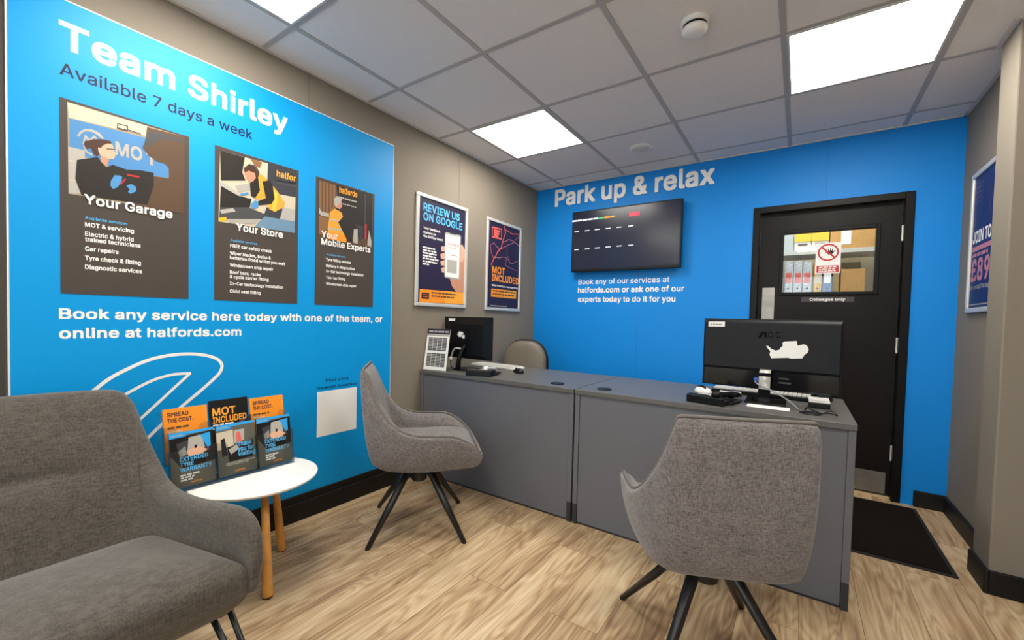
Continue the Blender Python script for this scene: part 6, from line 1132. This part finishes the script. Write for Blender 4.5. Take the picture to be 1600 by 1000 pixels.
bm = B(); lathe(bm, [(0, .072), (.009, .072), (.011, .08), (.011, .095), (0, .098)], 12, (-.028, -.016, 0)); obj('plug', bm, M['white'], t, smooth=True)
bm = B(); tube(bm, catmull([(-.028, -.016, .074), (-.026, -.012, .03), (-.015, -.005, .016), (-.005, .0, .0135)], 20), .003, 8); obj('thin_lead', bm, M['pblk'], t, smooth=True)
keyboard('pale keyboard on desk behind the smaller monitor', .30, -1.02, -.05, M['offwhite'], M['white'], .42)
desk_phone('black desk phone with silver handset in front of smaller monitor', .475, -1.42, PI+.35, M['silver'])
mouse('flat black mouse on the desk right of the smaller monitor', .60, -1.18, 1.2, M['pblk'])
# price list in an upright stand at the desk's left end
t = thing('price_list_stand', 'upright white price list with dark tables at left end of desk', 'sign', (.105, -1.468, DT), math.radians(6))
FL = math.radians(9); fp = Plane((0, -.03, .0035), (1, 0, 0), (0, -math.cos(FL), math.sin(FL)), (0, math.sin(FL), math.cos(FL)))
bm = B(); slab(bm, fp, -.098, .098, 0, .288, -.003, 0); sheet = obj('sheet', bm, ink('white'), t)
bm = B(); slab(bm, fp, -.100, .100, -.002, .290, -.006, -.0032); slab(bm, Plane((0, 0, .0005), (1, 0, 0), (0, 0, 1), (0, 1, 0)), -.1, .1, -.035, .05, 0, .002); obj('acrylic_back', bm, M['clear'], t)
bm = B(); rect(bm, fp, -.098, .098, .252, .288, .0004, 0); rect(bm, fp, -.098, .098, .238, .250, .0004, 2)
for zz, n in ((.135, 9), (.025, 9)):
    for r in range(n): 
        for c in range(4): rect(bm, fp, -.08+c*.041, -.08+c*.041+.038, zz+r*.0105, zz+r*.0105+.0085, .0004, 1)
obj('print', bm, [ink('plum'), ink('dgrey'), ink('lgrey')], sheet)
bm = B(); greek(bm, fp, -.085, .085, .264, .012, .0008, 0, 6); obj('header_print', bm, ink('lgrey'), sheet)
# ------------------------------------------------------------------ office chair behind the desk
oc = thing('office_chair', 'taupe leather office chair with rounded back behind the grey desk', 'office chair', (.225, -.42, 0), math.radians(14))
def back_pad(y0, y1, grow, m, name, bulge):
    bm = B(); pts = rrect(-.195-grow, .195+grow, .50-grow, .925+grow, .15+grow, 8); rg = []
    cx, cz = 0, .71
    prof = ((0, y0, 1.0), (1, y0-bulge*.6, .93), (2, y0-bulge*.9, .75), (3, y0-bulge, .4))
    fr = [[bm.verts.new((cx+(x-cx)*s*(1-.10*max(0, (z-.7)/.22)), y-.25*(.0)+ (z-.5)*.10, cz+(z-cz)*s)) for x, z in pts] for _, y, s in prof]
    for a, b in zip(fr, fr[1:]): bridge(bm, a, b)
    bm.faces.new(fr[-1])
    bk = [bm.verts.new((v.co.x, v.co.y+(y1-y0), v.co.z)) for v in fr[0]]; bridge(bm, fr[0], bk); bm.faces.new(bk)
    obj(name, bm, m, oc, smooth=True, bevel=.01)
back_pad(-.20, -.165, 0, M['leather'], 'backrest', .035)
back_pad(-.163, -.14, .012, M['pblk'], 'back_shell', 0)
bm = B(); pts = rrect(-.235, .235, -.22, .22, .09, 7)
rg = [[bm.verts.new((x*s, y*s-.36, z)) for x, y in pts] for s, z in ((.86, .40), (.97, .415), (1, .44), (.97, .465), (.8, .482), (.4, .488))]
for a, b in zip(rg, rg[1:]): bridge(bm, a, b)
bm.faces.new(rg[0]); bm.faces.new(rg[-1]); bm.transform(Matrix.Translation((0, .03, 0)))
obj('seat', bm, M['leather'], oc, smooth=True)
bm = B(); tube(bm, [(0, -.33, .392), (0, -.20, .385), (0, -.11, .42), (0, -.095, .60)], .016, 8); obj('back_arm', bm, M['metal'], oc, smooth=True)
bm = B(); lathe(bm, [(0, .08), (.028, .08), (.028, .25), (.018, .25), (.018, .398), (0, .398)], 20, (0, -.33, 0)); obj('gas_lift', bm, M['metal'], oc)
for k in range(5):
    a = 2*PI*k/5+.3; ex, ey = .25*math.cos(a), .25*math.sin(a)-.33
    bm = B(); tube(bm, [(.02*math.cos(a), -.33+.02*math.sin(a), .115), (ex*.6, -.33+(ey+.33)*.6, .10), (ex, ey, .07)], [.022, .018, .014], 10); lg = obj('base_leg', bm, M['pblk'], oc, smooth=True)
    bm = B(); tube(bm, [(ex-.02*math.sin(a), ey+.02*math.cos(a), .028), (ex+.02*math.sin(a), ey-.02*math.cos(a), .028)], .0275, 16); obj('castor', bm, M['rubber'], lg)
